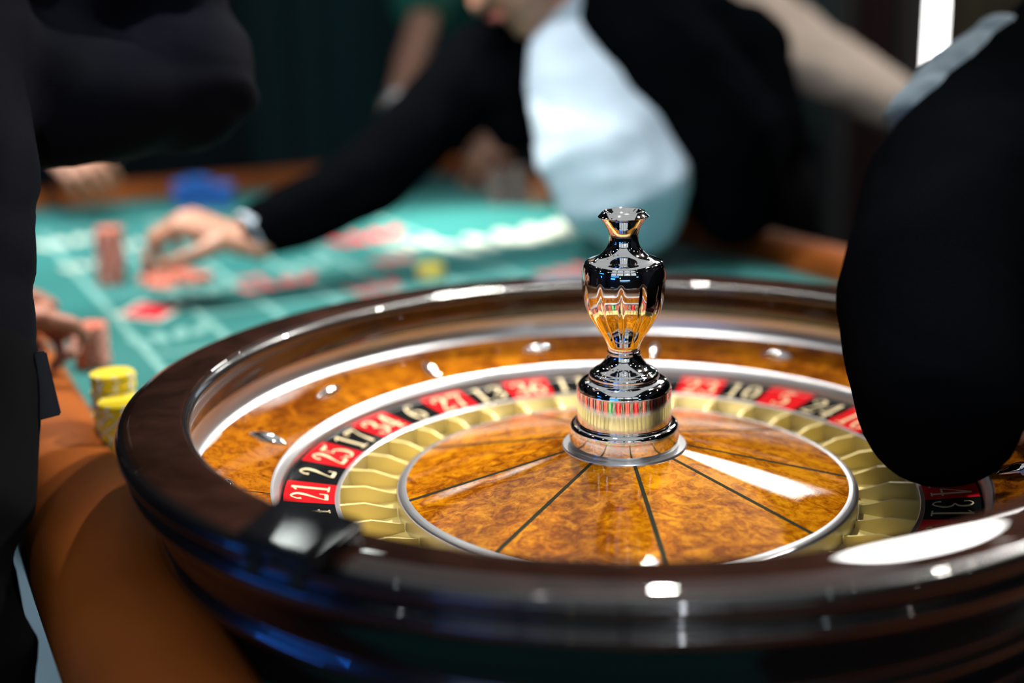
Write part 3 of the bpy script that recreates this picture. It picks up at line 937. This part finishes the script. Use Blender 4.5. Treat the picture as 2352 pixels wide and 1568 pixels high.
for k in range(9):
    a0 = CONE0 + 40 * k
    put('cone_panel', lathe('cone_panel', cone_prof, 30, a0, a0 + 40), M['cone_wood'], rotor, smooth=80)
    # tapering dark strip let in along each joint
    v, f = [], []
    for i, (r, z) in enumerate(cone_prof):
        w = 0.0014 + 0.0006 * (r - 0.05) / 0.13
        for s in (-1, 1):
            v.append((r, s * w, z + 0.00025))
    for i in range(len(cone_prof) - 1):
        f.append((2 * i, 2 * i + 1, 2 * i + 3, 2 * i + 2))
    st = put('inlay_strip', pyd('inlay_strip', v, f), M['inlay'], rotor, smooth=80)
    st.rotation_euler.z = R(a0)

# turret, turned in chrome
put('turret_flange', lathe('turret_flange', [(0.0520, 0.0290), (0.0520, 0.0322), (0.0512, 0.0332), (0.0440, 0.0336), (0.0380, 0.0336)], 128), M['silver'], rotor, smooth=40)
put('turret_base', lathe('turret_base', [(0.0452, 0.0332)] + spline([(0.0455, 0.0345), (0.0456, 0.0400), (0.0456, 0.0476), (0.0450, 0.0502), (0.0432, 0.0520), (0.0400, 0.0526), (0.0385, 0.0522)], 6), 128), M['chrome'], rotor, smooth=50)
put('turret_hub', lathe('turret_hub', [(0.0388, 0.0520)] + spline([(0.0391, 0.0535), (0.0391, 0.0600), (0.0391, 0.0790), (0.0389, 0.0822), (0.0378, 0.0853), (0.0345, 0.0886), (0.0300, 0.0902), (0.0285, 0.0903)], 6), 128), M['chrome'], rotor, smooth=50)
put('turret_stem', lathe('turret_stem', spline([(0.0284, 0.0900), (0.0290, 0.0918), (0.0288, 0.0940), (0.0276, 0.0954), (0.0262, 0.0962), (0.0250, 0.0975), (0.0215, 0.0996), (0.0176, 0.1030), (0.0152, 0.1066), (0.0140, 0.1100), (0.0138, 0.1128), (0.0132, 0.1136)], 6), 128), M['chrome'], rotor, smooth=50)


def flute(r, z, t):
    lo, hi = 0.1190, 0.1760
    if z <= lo or z >= hi: return r
    u = (z - lo) / (hi - lo)
    k = min(1.0, u * 5) * min(1.0, (1 - u) * 2.6)
    c = abs(math.sin(t * 6 + 0.35))
    return r * (1 - 0.075 * k * max(0.0, 1 - c * 1.9) ** 1.0 * 0.9)

vase = spline([(0.0130, 0.1134), (0.0133, 0.1170), (0.0145, 0.1205), (0.0170, 0.1255), (0.0228, 0.1340), (0.0297, 0.1464), (0.0328, 0.1588), (0.0339, 0.1708), (0.0336, 0.1790), (0.0328, 0.1842), (0.0318, 0.1860)], 8)
put('turret_vase', lathe('turret_vase', vase, 240, rmod=flute), M['chrome'], rotor, smooth=70)
neck = spline([(0.0322, 0.1856), (0.0312, 0.1876), (0.0285, 0.1892), (0.0240, 0.1908), (0.0196, 0.1932), (0.0158, 0.1966), (0.0132, 0.2005), (0.0119, 0.2045), (0.0117, 0.2080), (0.0119, 0.2102)], 6)
put('turret_neck', lathe('turret_neck', neck, 128), M['chrome'], rotor, smooth=70)
lip = spline([(0.0118, 0.2100), (0.0128, 0.2128), (0.0150, 0.2175), (0.0182, 0.2222), (0.0202, 0.2240)], 5) + [(0.0206, 0.2246)] + [(0.0168, 0.2288), (0.0160, 0.2291)] + spline([(0.0152, 0.2290), (0.0130, 0.2274), (0.0100, 0.2256), (0.0050, 0.2248), (0.0004, 0.2246)], 4)
put('turret_lip', lathe('turret_lip', lip, 128), M['chrome'], rotor, smooth=30)

# black box clipped over the rim
bz = 0.1035
q0, q1, q2, q3 = ON(642, 1136, bz), ON(836, 1190, bz), ON(712, 1282, bz), ON(535, 1222, bz)
sensor = thing('sensor_box', 'flat black box mounted over the wheel rim beside number 21', 'box', (q0 + q1 + q2 + q3) / 4 - Vector((0, 0, 0.012)))
bm = bmesh.new()
top = [bm.verts.new(q) for q in (q0, q1, q2, q3)]
bot = [bm.verts.new(q - Vector((0, 0, 0.0100))) for q in (q0, q1, q2, q3)]
bm.faces.new(top); bm.faces.new(list(reversed(bot)))
for i in range(4):
    bm.faces.new((top[i], bot[i], bot[(i + 1) % 4], top[(i + 1) % 4]))
bmesh.ops.bevel(bm, geom=list(bm.edges), offset=0.002, segments=3, affect='EDGES')
M['box_black'] = plain('satin_black_plastic', (0.006, 0.006, 0.007), 0.035, 0, 0.0, 0.1)
put('case', from_bm('sensor_case', bm), M['box_black'], sensor, smooth=40)
cen = (q0 + q1 + q2 + q3) / 4
s_in = ((q2 + q3) / 2 - cen) * 0.86 + cen
dd = (q1 - q0).normalized()
for s in (-1, 1):
    c = s_in + dd * 0.018 * s
    bm = bmesh.new()
    box(bm, (-0.005, -0.006, -0.0125), (0.005, 0.006, 0.0), Matrix.Translation((c.x, c.y, bz - 0.0095)), 0.0008)
    put('clamp_foot', from_bm('clamp_foot', bm), M['box_black'], sensor, smooth=40)


# ------------------------------------------------------------------ chips
CT, CRAD = 0.0033, 0.0212
def chip_mesh(mats):
    """Moulded disc with a bevelled edge; the paler edge spots are their own mesh."""
    body = lathe('chip_disc', [(0.0002, 0.0), (CRAD - 0.0006, 0.0), (CRAD, 0.0005), (CRAD, CT - 0.0006), (CRAD - 0.0006, CT - 0.0001), (0.0140, CT - 0.0001), (0.0138, CT - 0.0003), (0.0002, CT - 0.0003)], 40)
    body.materials.append(mats[0])
    for p in body.polygons: p.use_smooth = True
    body.set_sharp_from_angle(angle=R(35))
    v, f = [], []
    for k in range(8):
        for i in range(3):
            t = 2 * PI * k / 8 + R(-7 + 7 * i)
            for r, z in ((0.0196, CT + 0.00002), (CRAD - 0.0005, CT + 0.00002), (CRAD + 0.0001, CT - 0.0006), (CRAD + 0.0001, 0.0005)):
                v.append((r * math.cos(t), r * math.sin(t), z))
        b = k * 12
        for i in range(2):
            for q in range(3):
                f.append((b + i * 4 + q, b + (i + 1) * 4 + q, b + (i + 1) * 4 + q + 1, b + i * 4 + q + 1))
    spots_ = pyd('edge_spots', v, f)
    spots_.materials.append(mats[1])
    return body, spots_

CM = {k: chip_mesh(v) for k, v in CHIP.items()}


def chip(kind, loc, label, group, tilt=None):
    o = bpy.data.objects.new('casino_chip', CM[kind][0])
    COL.objects.link(o)
    o.location = loc
    o.rotation_euler = (tilt[0] if tilt else 0, tilt[1] if tilt else 0, random.uniform(0, 6.28))
    tag(o, label, 'chip', group)
    c = bpy.data.objects.new('edge_spots', CM[kind][1])
    COL.objects.link(c)
    c.parent = o
    return o


def stack(kind, base, n, label, group, jit=0.0009, lean=(0, 0), top=None):
    for i in range(n):
        lb = top if top and i == n - 1 else label
        chip(kind, (base[0] + random.uniform(-jit, jit) + lean[0] * i, base[1] + random.uniform(-jit, jit) + lean[1] * i, FELT + 0.0002 + i * (CT + 0.00012)), lb, group)


yb = P(256, 850, 1.27)
stack('yellow', yb, 24, 'yellow chip with pale edge spots in the taller stack beside the wheel', 'taller yellow stack', 0.0014, top='topmost yellow chip of the taller stack beside the wheel')
y2 = yb + Vector((0.022, -0.038, 0))
stack('yellow', y2, 19, 'yellow chip in the shorter stack squeezed between tall stack and wheel', 'shorter yellow stack', 0.0010, top='topmost yellow chip of the shorter stack against the wheel')
rb = ON(257, 648, FELT)
stack('red', rb, 25, 'orange-red chip in the tall stack by the croupier hand', 'tall red stack on the layout', 0.0016, (0.00012, 0), top='topmost orange-red chip of the tall stack by the croupier hand')
for dx, dy_, n, nm in ((0.062, 0.000, 3, 'left'), (0.100, 0.018, 4, 'mid'), (0.135, 0.004, 3, 'right'), (0.092, -0.030, 2, 'front')):
    stack('red', rb + Vector((dx, dy_, 0)), n, 'orange-red chip in the low pile under the croupier fingers', 'low red pile under the fingers', 0.004)
hb = ON(214, 838, FELT)
stack('red', hb, 15, 'orange-red chip in the stack held by the hand on the rail', 'red stack in the player hand', 0.0008, top='topmost orange-red chip of the stack held on the rail side')
stack('yellow', ON(990, 637, FELT), 6, 'yellow chip in the small pile lying alone on the layout', 'small yellow pile', 0.0008, top='topmost yellow chip of the small pile alone on the layout')
for px, n in ((424, 15), (470, 17), (516, 14)):
    stack('blue', ON(px, 474, FELT), n, 'blue chip in the row of stacks by the end rail', 'blue stacks by the end rail', 0.001)
stack('blue', ON(450, 462, FELT), 15, 'blue chip in the row of stacks by the end rail', 'blue stacks by the end rail', 0.001)
for px, n in ((1146, 21), (1194, 23)):
    stack('brown', ON(px, 470, FELT), n, 'dark brown chip in the tall twin stacks beyond the pale felt', 'brown twin stacks', 0.001)
stack('tan', ON(1236, 468, FELT), 10, 'tan chip in the short stack beside the brown stacks', 'short tan stack', 0.001, top='topmost tan chip of the short stack beside the brown stacks')


# ------------------------------------------------------------------ people
def blob(name, build, voxel, smooth=6, fold=None):
    """Union of rounded tubes as one continuous skin (voxel remesh), smoothed, with cloth folds."""
    bm = bmesh.new()
    build(bm)
    me = from_bm(name, bm)
    o = bpy.data.objects.new(name, me)
    COL.objects.link(o)
    rm = o.modifiers.new('r', 'REMESH'); rm.mode = 'VOXEL'; rm.voxel_size = voxel
    sm = o.modifiers.new('s', 'SMOOTH'); sm.iterations = smooth; sm.factor = 0.5
    dg = bpy.context.evaluated_depsgraph_get()
    out = bpy.data.meshes.new_from_object(o.evaluated_get(dg))
    bpy.data.objects.remove(o)
    bpy.data.meshes.remove(me)
    if fold:
        amp, sc = fold
        nrm = [v.normal.copy() for v in out.vertices]
        for v, n in zip(out.vertices, nrm):
            q = v.co * sc
            d = noise.noise(q) + 0.5 * noise.noise(q * 2.1) - 1.2 * max(0.0, 0.35 - abs(noise.noise(Vector((q.x * 0.6, q.y * 0.6, q.z * 1.3)))) * 2.2)
            v.co += n * (d * amp)
    return out


def join_me(name, ms):
    bm = bmesh.new()
    for m in ms:
        bm.from_mesh(m)
    out = bpy.data.meshes.new(name)
    bm.to_mesh(out)
    bm.free()
    for m in ms: bpy.data.meshes.remove(m)
    return out


def rot_to(v, axis, ang):
    return Matrix.Rotation(ang, 3, axis) @ v


def hand_build(w, fwd, up, thumb, curl=(25, 30, 25), spread=4, tcurl=(15, 20), s=1.0):
    """Tapered tubes for palm, four fingers and thumb; thumb=+1/-1 picks the side."""
    fwd = fwd.normalized()
    up = (up - fwd * up.dot(fwd)).normalized()
    lat = fwd.cross(up) * thumb
    def build(bm):
        mcp = []
        for off, ln in ((0.030, 0.088), (0.010, 0.092), (-0.011, 0.088), (-0.030, 0.080)):
            k = w + fwd * ln * s + lat * off * s + up * (0.004 - abs(off) * 0.12) * s
            mcp.append(k)
            tube(bm, [w + lat * off * 0.55 * s, (w + k) / 2 + lat * off * 0.12 * s, k], [0.0155 * s, 0.0145 * s, 0.0115 * s], n=10)
        tube(bm, [w - fwd * 0.03 * s, w + fwd * 0.02 * s], [(0.019 * s, 0.027 * s), (0.017 * s, 0.029 * s)], side=up, n=12)
        for i, (k, lens) in enumerate(zip(mcp, ((0.043, 0.026, 0.021), (0.047, 0.029, 0.022), (0.043, 0.027, 0.021), (0.034, 0.021, 0.018)))):
            d = rot_to(fwd, up, R((1.5 - i) * -spread * thumb))
            ax = lat * thumb
            p = k; pts = [p]; rr = [0.0105 * s]
            for j, (l, c) in enumerate(zip(lens, curl)):
                d = rot_to(d, ax, R(-c - i * 2))
                p = p + d * l * s
                pts.append(p); rr.append((0.0098, 0.0088, 0.0076)[j] * s * (0.9 if i == 3 else 1))
            tube(bm, pts, rr, n=10)
        d = (fwd * 0.62 + lat * 0.72 - up * 0.30).normalized()
        p = w + fwd * 0.022 * s + lat * 0.022 * s
        pts = [p]; rr = [0.0155 * s]
        for l, c, r_ in ((0.042, 0, 0.0125), (0.034, tcurl[0], 0.0108), (0.027, tcurl[1], 0.0085)):
            d = rot_to(d, (up * thumb * -1), R(-c * 1.0))
            d = (d - up * 0.12).normalized()
            p = p + d * l * s
            pts.append(p); rr.append(r_ * s)
        tube(bm, pts, rr, n=10)
    return build


def V(*a): return Vector(a)


def head_build(c, face, up, s=1.0):
    face = face.normalized(); up = (up - face * up.dot(face)).normalized(); lat = face.cross(up)
    def build(bm):
        tube(bm, [c + up * 0.035 * s - face * 0.010 * s, c + up * 0.02 * s - face * 0.0 * s], [(0.075 * s, 0.088 * s), (0.076 * s, 0.090 * s)], side=lat, n=18)
        tube(bm, [c + up * 0.05 * s - face * 0.02 * s, c - up * 0.02 * s + face * 0.008 * s, c - up * 0.075 * s + face * 0.028 * s, c - up * 0.105 * s + face * 0.045 * s],
             [(0.074 * s, 0.085 * s), (0.070 * s, 0.080 * s), (0.052 * s, 0.056 * s), (0.026 * s, 0.024 * s)], side=lat, n=18)
        tube(bm, [c + up * 0.005 * s + face * 0.083 * s, c - up * 0.035 * s + face * 0.100 * s], [0.009 * s, 0.014 * s], n=10)     # nose
        tube(bm, [c + up * 0.022 * s + face * 0.078 * s + lat * 0.04 * s, c + up * 0.022 * s + face * 0.078 * s - lat * 0.04 * s], [0.010 * s, 0.010 * s], n=8)   # brow
        for q in (-1, 1):
            tube(bm, [c + lat * q * 0.076 * s + up * 0.018 * s - face * 0.012 * s, c + lat * q * 0.074 * s - up * 0.025 * s - face * 0.006 * s], [(0.007 * s, 0.015 * s), (0.006 * s, 0.010 * s)], side=lat, n=8)
    return build


def person(label, f, jacket='suit', trousers='trouser', skin='skin', hair=True, cuff='shirt', short_sleeve=False, fold=(0.006, 11), extra_jacket=None, shirt_build=None, lapel=True, bulk=1.0):
    """f: joints. Builds skin (one mesh), jacket, trousers, shirt, cuffs, shoes, hair, eyes, lips."""
    pel, chest, neck, head, face = f['pel'], f['chest'], f['neck'], f['head'], f['face'].normalized()
    shl, shr = f['sh']
    side = (shr - shl).normalized()
    mid_ = (pel + chest) / 2 + f.get('belly', V(0, 0, 0))
    root = thing('person', label, 'person', (pel.x, pel.y, FLOOR))
    feet = f.get('feet') or [V(pel.x, pel.y, FLOOR) + side * q * 0.12 for q in (-1, 1)]
    hips = [pel + side * q * 0.09 - V(0, 0, 0.04) for q in (-1, 1)]
    ank = [p + V(0, 0, 0.09) for p in feet]
    toe = V(face.x, face.y, 0).normalized()
    knee = [(h + a) / 2 + toe * 0.04 for h, a in zip(hips, ank)]
    hup = (head - neck).normalized()

    def skin_b(bm):
        tube(bm, [pel, mid_, chest, neck - (neck - chest) * 0.25], [(0.13, 0.09), (0.125, 0.085), (0.15, 0.09), (0.08, 0.06)], side=side)
        tube(bm, [neck - (neck - chest) * 0.2, neck, head - hup * 0.06], [0.062, 0.056, 0.056])
        head_build(head, face, hup)(bm)
        for q in (0, 1):
            s_, e, w = f['sh'][q], f['el'][q], f['wr'][q]
            tube(bm, [chest, s_], [0.07, 0.05])
            tube(bm, [s_, (s_ + e) / 2, e, (e + w) / 2, w], [0.046, 0.044, 0.038, 0.036, 0.026])
            tube(bm, [hips[q], knee[q], ank[q]], [0.075, 0.052, 0.036])
    ms = [blob('skin_coarse', skin_b, 0.011, 3)]
    for q in (0, 1):
        hd = f.get('hand', [None, None])[q]
        if hd:
            ms.append(blob('skin_hand', hand_build(f['wr'][q], *hd), 0.0032, 3))
    put('body', join_me('body', ms), M[skin], root, smooth=180)

    def jacket_b(bm):
        k = bulk
        up_ = chest + (neck - chest) * 0.45
        tube(bm, [pel - (mid_ - pel).normalized() * 0.10, pel, mid_, chest, up_], [(0.18 * k, 0.135 * k), (0.172 * k, 0.128 * k), (0.162 * k, 0.120 * k), (0.19 * k, 0.125 * k), (0.13 * k, 0.09 * k)], side=side, n=20)
        for q in (0, 1):
            s_, e, w = f['sh'][q], f['el'][q], f['wr'][q]
            tube(bm, [up_, s_], [0.085, 0.072])
            if short_sleeve:
                tube(bm, [s_, s_ + (e - s_) * 0.75], [0.072, 0.068])
            else:
                t = e + (w - e) * 0.84
                tube(bm, [s_, (s_ + e) / 2, e, (e + t) / 2, t], [0.074 * k, 0.066 * k, 0.060 * k, 0.054 * k, 0.044 * k])
        if extra_jacket:
            extra_jacket(bm)
    put('shirt' if short_sleeve else 'jacket', blob('jacket', jacket_b, 0.0095, 5, fold), M[jacket], root, smooth=180)

    def trouser_b(bm):
        tube(bm, [pel + V(0, 0, 0.02), pel - V(0, 0, 0.08)], [(0.165, 0.118), (0.168, 0.122)], side=side, n=18)
        for q in (0, 1):
            tube(bm, [hips[q], knee[q], ank[q] - V(0, 0, 0.02)], [0.098, 0.076, 0.062])
    put('trousers', blob('trousers', trouser_b, 0.012, 5, (0.006, 8)), M[trousers], root, smooth=180)
    for q in (0, 1):
        if not short_sleeve:
            e, w = f['el'][q], f['wr'][q]
            d = (w - e).normalized()
            a = e + (w - e) * 0.80
            bm = bmesh.new()
            tube(bm, [a, w - d * 0.012], [0.040, 0.0365], n=18, caps=False)
            put('cuff', from_bm('cuff', bm), M[cuff], root, smooth=50)
        p = feet[q]
        put('shoe', blob('shoe', lambda bm: (tube(bm, [p + V(0, 0, 0.045) - toe * 0.05, p + V(0, 0, 0.042) + toe * 0.08, p + V(0, 0, 0.032) + toe * 0.17], [(0.040, 0.044), (0.036, 0.040), (0.026, 0.034)], side=V(0, 0, 1))), 0.007, 3), M['shoe'], root, smooth=180)
    if shirt_build:
        put('shirt', blob('shirt', shirt_build, 0.008, 5, (0.006, 13)), M['shirt'], root, smooth=180)
    if lapel and not short_sleeve:
        bm = bmesh.new()
        tube(bm, [neck - hup * 0.035, neck + hup * 0.012], [0.070, 0.064], n=20, caps=False)
        put('collar', from_bm('collar', bm), M[cuff], root, smooth=50)
    lat = face.cross(hup).normalized()
    fu = (hup - face * hup.dot(face)).normalized()
    if hair:
        def hair_b(bm):
            tube(bm, [head + fu * 0.055 - face * 0.022, head + fu * 0.045 - face * 0.03], [(0.081, 0.092), (0.081, 0.090)], side=lat, n=18)
            tube(bm, [head + fu * 0.03 - face * 0.055, head - fu * 0.045 - face * 0.060], [(0.070, 0.055), (0.055, 0.040)], side=lat, n=16)
        put('hair', blob('hair', hair_b, 0.008, 3, (0.003, 40)), M['hair'], root, smooth=180)
    for q in (-1, 1):
        put('eye', tube_me('eye', [head + fu * 0.004 + face * 0.074 + lat * q * 0.031, head + fu * 0.004 + face * 0.0742 + lat * q * 0.031], [0.012, 0.012], n=12), M['eye'], root, smooth=180)
    put('lips', tube_me('lips', [head - fu * 0.066 + face * 0.082 - lat * 0.022, head - fu * 0.064 + face * 0.0855, head - fu * 0.066 + face * 0.082 + lat * 0.022], [0.004, 0.0075, 0.004], n=10), M['lip'], root, smooth=180)
    return root


# the croupier leaning across the table
d_sr, d_sl = P(1110, 150, 2.14), P(1600, 60, 2.02)
d_w = P(552, 552, 1.91)
d_e = P(835, 425, 2.02)
fd = dict(pel=P(1670, 375, 2.78), chest=P(1400, 190, 2.13), neck=P(1285, 0, 2.04), head=P(1172, -118, 1.98), face=V(-0.66, -0.52, -0.55),
          sh=(d_sl, d_sr), el=(P(1760, 300, 2.16), d_e), wr=(P(1690, 395, 2.30), d_w),
          feet=[V(0.52, 1.56, FLOOR), V(0.36, 1.82, FLOOR)], belly=V(0, 0, 0),
          hand=[(V(-0.3, 0.6, -0.05), V(0.0, -0.2, 1.0), 1, (5, 8, 6)), (P(430, 512, 1.90) - d_w, V(-0.25, -0.2, 0.95), -1, (48, 38, 22), 3, (22, 26))])
def dealer_jacket(bm):
    tube(bm, [P(1160, 90, 2.08), P(1150, 200, 2.10), P(1185, 285, 2.12)], [0.060, 0.060, 0.045])
    tube(bm, [P(1440, 20, 1.98), P(1570, 170, 1.97), P(1680, 320, 1.98), P(1690, 455, 2.02)], [0.075, 0.080, 0.085, 0.075])
    tube(bm, [P(1700, 120, 2.05), P(1730, 300, 2.05)], [0.080, 0.085])
def dealer_shirt(bm):
    tube(bm, [P(1290, 90, 2.02), P(1330, 200, 1.99), P(1385, 330, 1.965), P(1440, 450, 1.97), P(1470, 520, 2.02)],
         [(0.055, 0.040), (0.085, 0.05), (0.110, 0.055), (0.105, 0.055), (0.07, 0.045)], side=CR, n=18)
dealer = person('croupier in black suit and pale blue shirt leaning across the table', fd, extra_jacket=dealer_jacket, shirt_build=dealer_shirt)

# standing man whose bent arm enters beside the players rail
ae = P(490, 200, 1.30)
fa = dict(pel=P(-630, 760, 0.97), chest=P(-420, -120, 1.16), neck=V(-0.66, 0.16, 0.68), head=V(-0.63, 0.18, 0.86), face=V(0.6, 0.75, -0.2),
          sh=(P(-560, -420, 0.98), P(250, -380, 1.26)), el=(P(-800, 300, 0.9), ae), wr=(P(-500, 800, 0.98), P(-160, 320, 1.14)),
          hand=[(V(0.1, 0.3, -1), V(-1, 0, 0), 1), (V(-0.4, -0.3, -0.8), V(0.6, 0.2, 0.1), -1)],
          feet=[P(-560, 1000, 0.93) * 1, P(-330, 1300, 0.93) * 1])
for p in fa['feet']: p.z = FLOOR
def a_jacket(bm):
    tube(bm, [P(-150, 40, 1.16), P(-150, 400, 1.04), P(-150, 760, 0.99), P(-140, 905, 0.97)], [0.082, 0.078, 0.074, 0.068])
    tube(bm, [P(250, -380, 1.26), P(405, -30, 1.29), P(455, 190, 1.30), P(260, 228, 1.26), P(0, 240, 1.20)], [0.066, 0.067, 0.068, 0.062, 0.060])
    tube(bm, [P(0, -100, 1.22), P(150, 60, 1.26), P(100, 200, 1.22)], [0.09, 0.075, 0.07])
    tube(bm, [P(430, 150, 1.30), P(428, 196, 1.30)], [0.070, 0.072])
man_a = person('man in midnight suit with bent elbow standing by the players rail', fa, jacket='suit_navy', extra_jacket=a_jacket, fold=(0.007, 9), bulk=0.97)
bm = bmesh.new()
fl = [P(80, 808, 0.985), P(106, 806, 0.985), P(142, 952, 0.985), P(120, 958, 0.985), P(88, 966, 0.985)]
tv = [bm.verts.new(q) for q in fl]; bv = [bm.verts.new(q + CF * 0.012 - CR * 0.006) for q in fl]
bm.faces.new(tv); bm.faces.new(list(reversed(bv)))
for i in range(5): bm.faces.new((tv[i], bv[i], bv[(i + 1) % 5], tv[(i + 1) % 5]))
bmesh.ops.bevel(bm, geom=list(bm.edges), offset=0.0012, segments=2, affect='EDGES')
def a_leg(bm):
    tube(bm, [P(-155, 860, 0.985), P(-180, 1200, 0.940), P(-170, 1480, 0.93), P(-200, 1700, 0.93), V(P(-330, 1300, 0.93).x, P(-330, 1300, 0.93).y, FLOOR + 0.08)], [0.080, 0.080, 0.078, 0.074, 0.062], n=18)
put('trouser_leg', blob('trouser_leg', a_leg, 0.010, 5, (0.005, 8)), M['trouser'], man_a, smooth=180)
put('jacket_flap', from_bm('jacket_flap', bm), M['suit_edge'], man_a, smooth=40)

# man leaning over the wheel with his elbow above the bowl
el_d = P(2205, 470, 1.22)
wr_d = P(2158, 935, 0.985)
fr = dict(pel=V(0.98, 0.32, 0.00), chest=V(0.78, 0.46, 0.40), neck=V(0.66, 0.46, 0.60), head=V(0.56, 0.42, 0.74), face=V(-0.80, -0.35, -0.45),
          sh=(V(0.62, 0.72, 0.48), P(2500, 110, 1.50)), el=(V(0.72, 0.92, 0.26), el_d), wr=(V(0.62, 0.98, 0.05), wr_d),
          hand=[(V(-0.6, 0.3, -0.2), V(-0.2, 0, 1), 1), (V(0.45, 0.85, -0.05), V(-0.6, 0.3, 0.4), 1, (40, 50, 40), 3, (15, 15), 0.85)],
          feet=[V(1.05, 0.50, FLOOR), V(1.02, 0.16, FLOOR)])
def d_jacket(bm):
    tube(bm, [P(2520, 110, 1.52), P(2300, 305, 1.37), P(2192, 465, 1.23), P(2138, 700, 1.09), wr_d], [0.100, 0.092, 0.088, 0.080, 0.0635], n=22)
leaner = person('man in black suit bending over the wheel with one arm inside the bowl', fr, extra_jacket=d_jacket, fold=(0.0025, 9))

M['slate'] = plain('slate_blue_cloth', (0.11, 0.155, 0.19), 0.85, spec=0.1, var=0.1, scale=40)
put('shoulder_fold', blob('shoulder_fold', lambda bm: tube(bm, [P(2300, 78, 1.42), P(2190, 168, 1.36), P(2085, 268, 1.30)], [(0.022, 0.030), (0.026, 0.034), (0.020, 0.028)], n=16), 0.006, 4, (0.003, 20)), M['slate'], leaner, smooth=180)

# man in the beige jacket beyond the croupier
b_s, b_e = P(1700, 10, 2.85), P(1960, 165, 2.75)
fb = dict(pel=P(1590, 310, 3.45), chest=P(1560, -160, 3.1), neck=P(1560, -380, 3.05), head=P(1560, -560, 3.02), face=V(-0.3, -0.9, -0.1),
          sh=(b_s, P(1400, -200, 3.2)), el=(b_e, P(1380, 150, 3.3)), wr=(P(2130, 290, 2.68), P(1450, 320, 3.1)),
          hand=[(V(0.2, -0.2, -0.9), V(0.5, -0.5, 0.2), 1), (V(0.1, -0.5, -0.6), V(0, -0.5, 0.5), -1)])
def b_jacket(bm):
    tube(bm, [P(1650, -60, 2.9), P(1800, 110, 2.80), P(1930, 165, 2.75), P(2050, 240, 2.70)], [0.085, 0.080, 0.072, 0.058])
person('man in beige jacket standing behind the croupier', fb, jacket='beige', extra_jacket=b_jacket, fold=(0.011, 9))

# player in the green shirt at the end of the table
g_e, g_w = P(975, 40, 3.02), P(905, 262, 2.84)
fg = dict(pel=P(1060, 215, 3.80), chest=P(1060, -90, 3.45), neck=P(1060, -270, 3.36), head=P(1055, -400, 3.30), face=V(0.05, -0.95, -0.25),
          sh=(P(1240, -150, 3.38), P(930, -160, 3.30)), el=(P(1270, 110, 3.15), g_e), wr=(P(1175, 288, 2.88), g_w),
          hand=[(V(-0.35, -0.5, -0.5), V(0.1, -0.4, 0.9), 1, (15, 20, 15)), (V(-0.05, -0.4, -0.9), V(-0.2, -0.9, 0.3), -1)])
def g_sleeve(bm):
    tube(bm, [P(945, -110, 3.20), P(972, 20, 3.05)], [0.080, 0.072])
green = person('player in teal green short-sleeved shirt with a steel watch', fg, jacket='green_shirt', skin='skin', short_sleeve=True, extra_jacket=g_sleeve)
wd = (g_w - g_e).normalized()
wc = g_w - wd * 0.03
bm = bmesh.new()
tube(bm, [wc - wd * 0.009, wc + wd * 0.009], [0.036, 0.035], n=24, caps=False)
wat = tag(put('wrist_watch', from_bm('wrist_watch', bm), M['steel'], smooth=40), 'steel wrist watch on the arm of the green-shirted player', 'watch')
bm = bmesh.new()
fc = wc - CF * 0.034
tube(bm, [fc, fc - CF * 0.008], [0.018, 0.0165], n=20, caps=False)
put('watch_face', from_bm('watch_face', bm), M['steel'], wat, smooth=40)

# player whose hand holds the red stack on the players rail
h_w = P(-42, 765, 1.37)
fh = dict(pel=AB(0.90, -0.80, 0.02), chest=AB(0.86, -0.74, 0.42), neck=AB(0.86, -0.70, 0.66), head=AB(0.86, -0.66, 0.82), face=TB * 0.9 + V(0, 0, -0.3),
          sh=(AB(1.06, -0.72, 0.56), AB(0.66, -0.72, 0.56)), el=(AB(1.10, -0.62, 0.22), AB(0.64, -0.66, 0.20)), wr=(AB(0.80, -0.53, 0.085), h_w),
          hand=[(TB * 0.8 + V(0, 0, -0.12), V(0, 0, 1), 1, (6, 8, 6)), (hb + V(0, 0, 0.075) - h_w, V(-0.35, -0.75, 0.55), 1, (58, 66, 40), 4, (30, 30), 0.92)])
person('player in dark jacket at the rail holding a red chip stack', fh, jacket='suit', skin='skin_ruddy')

# player whose cuffed hand rests on the end rail
e_w = P(118, 335, 2.62)
fe = dict(pel=P(-190, 420, 3.0), chest=P(-190, -80, 2.98), neck=P(-180, -300, 2.95), head=P(-170, -450, 2.92), face=V(0.5, -0.8, -0.25),
          sh=(P(-360, -160, 2.9), P(-40, -170, 3.0)), el=(P(-380, 230, 2.8), P(-80, 180, 2.85)), wr=(P(-250, 370, 2.75), e_w),
          hand=[(V(0.3, -0.5, 0.0), V(0, 0, 1), -1, (5, 8, 6)), (P(215, 395, 2.52) - e_w, V(-0.1, -0.55, 0.8), -1, (22, 34, 22), 4)])
person('player in dark suit resting a white-cuffed hand on the end rail', fe, jacket='suit', skin='skin')
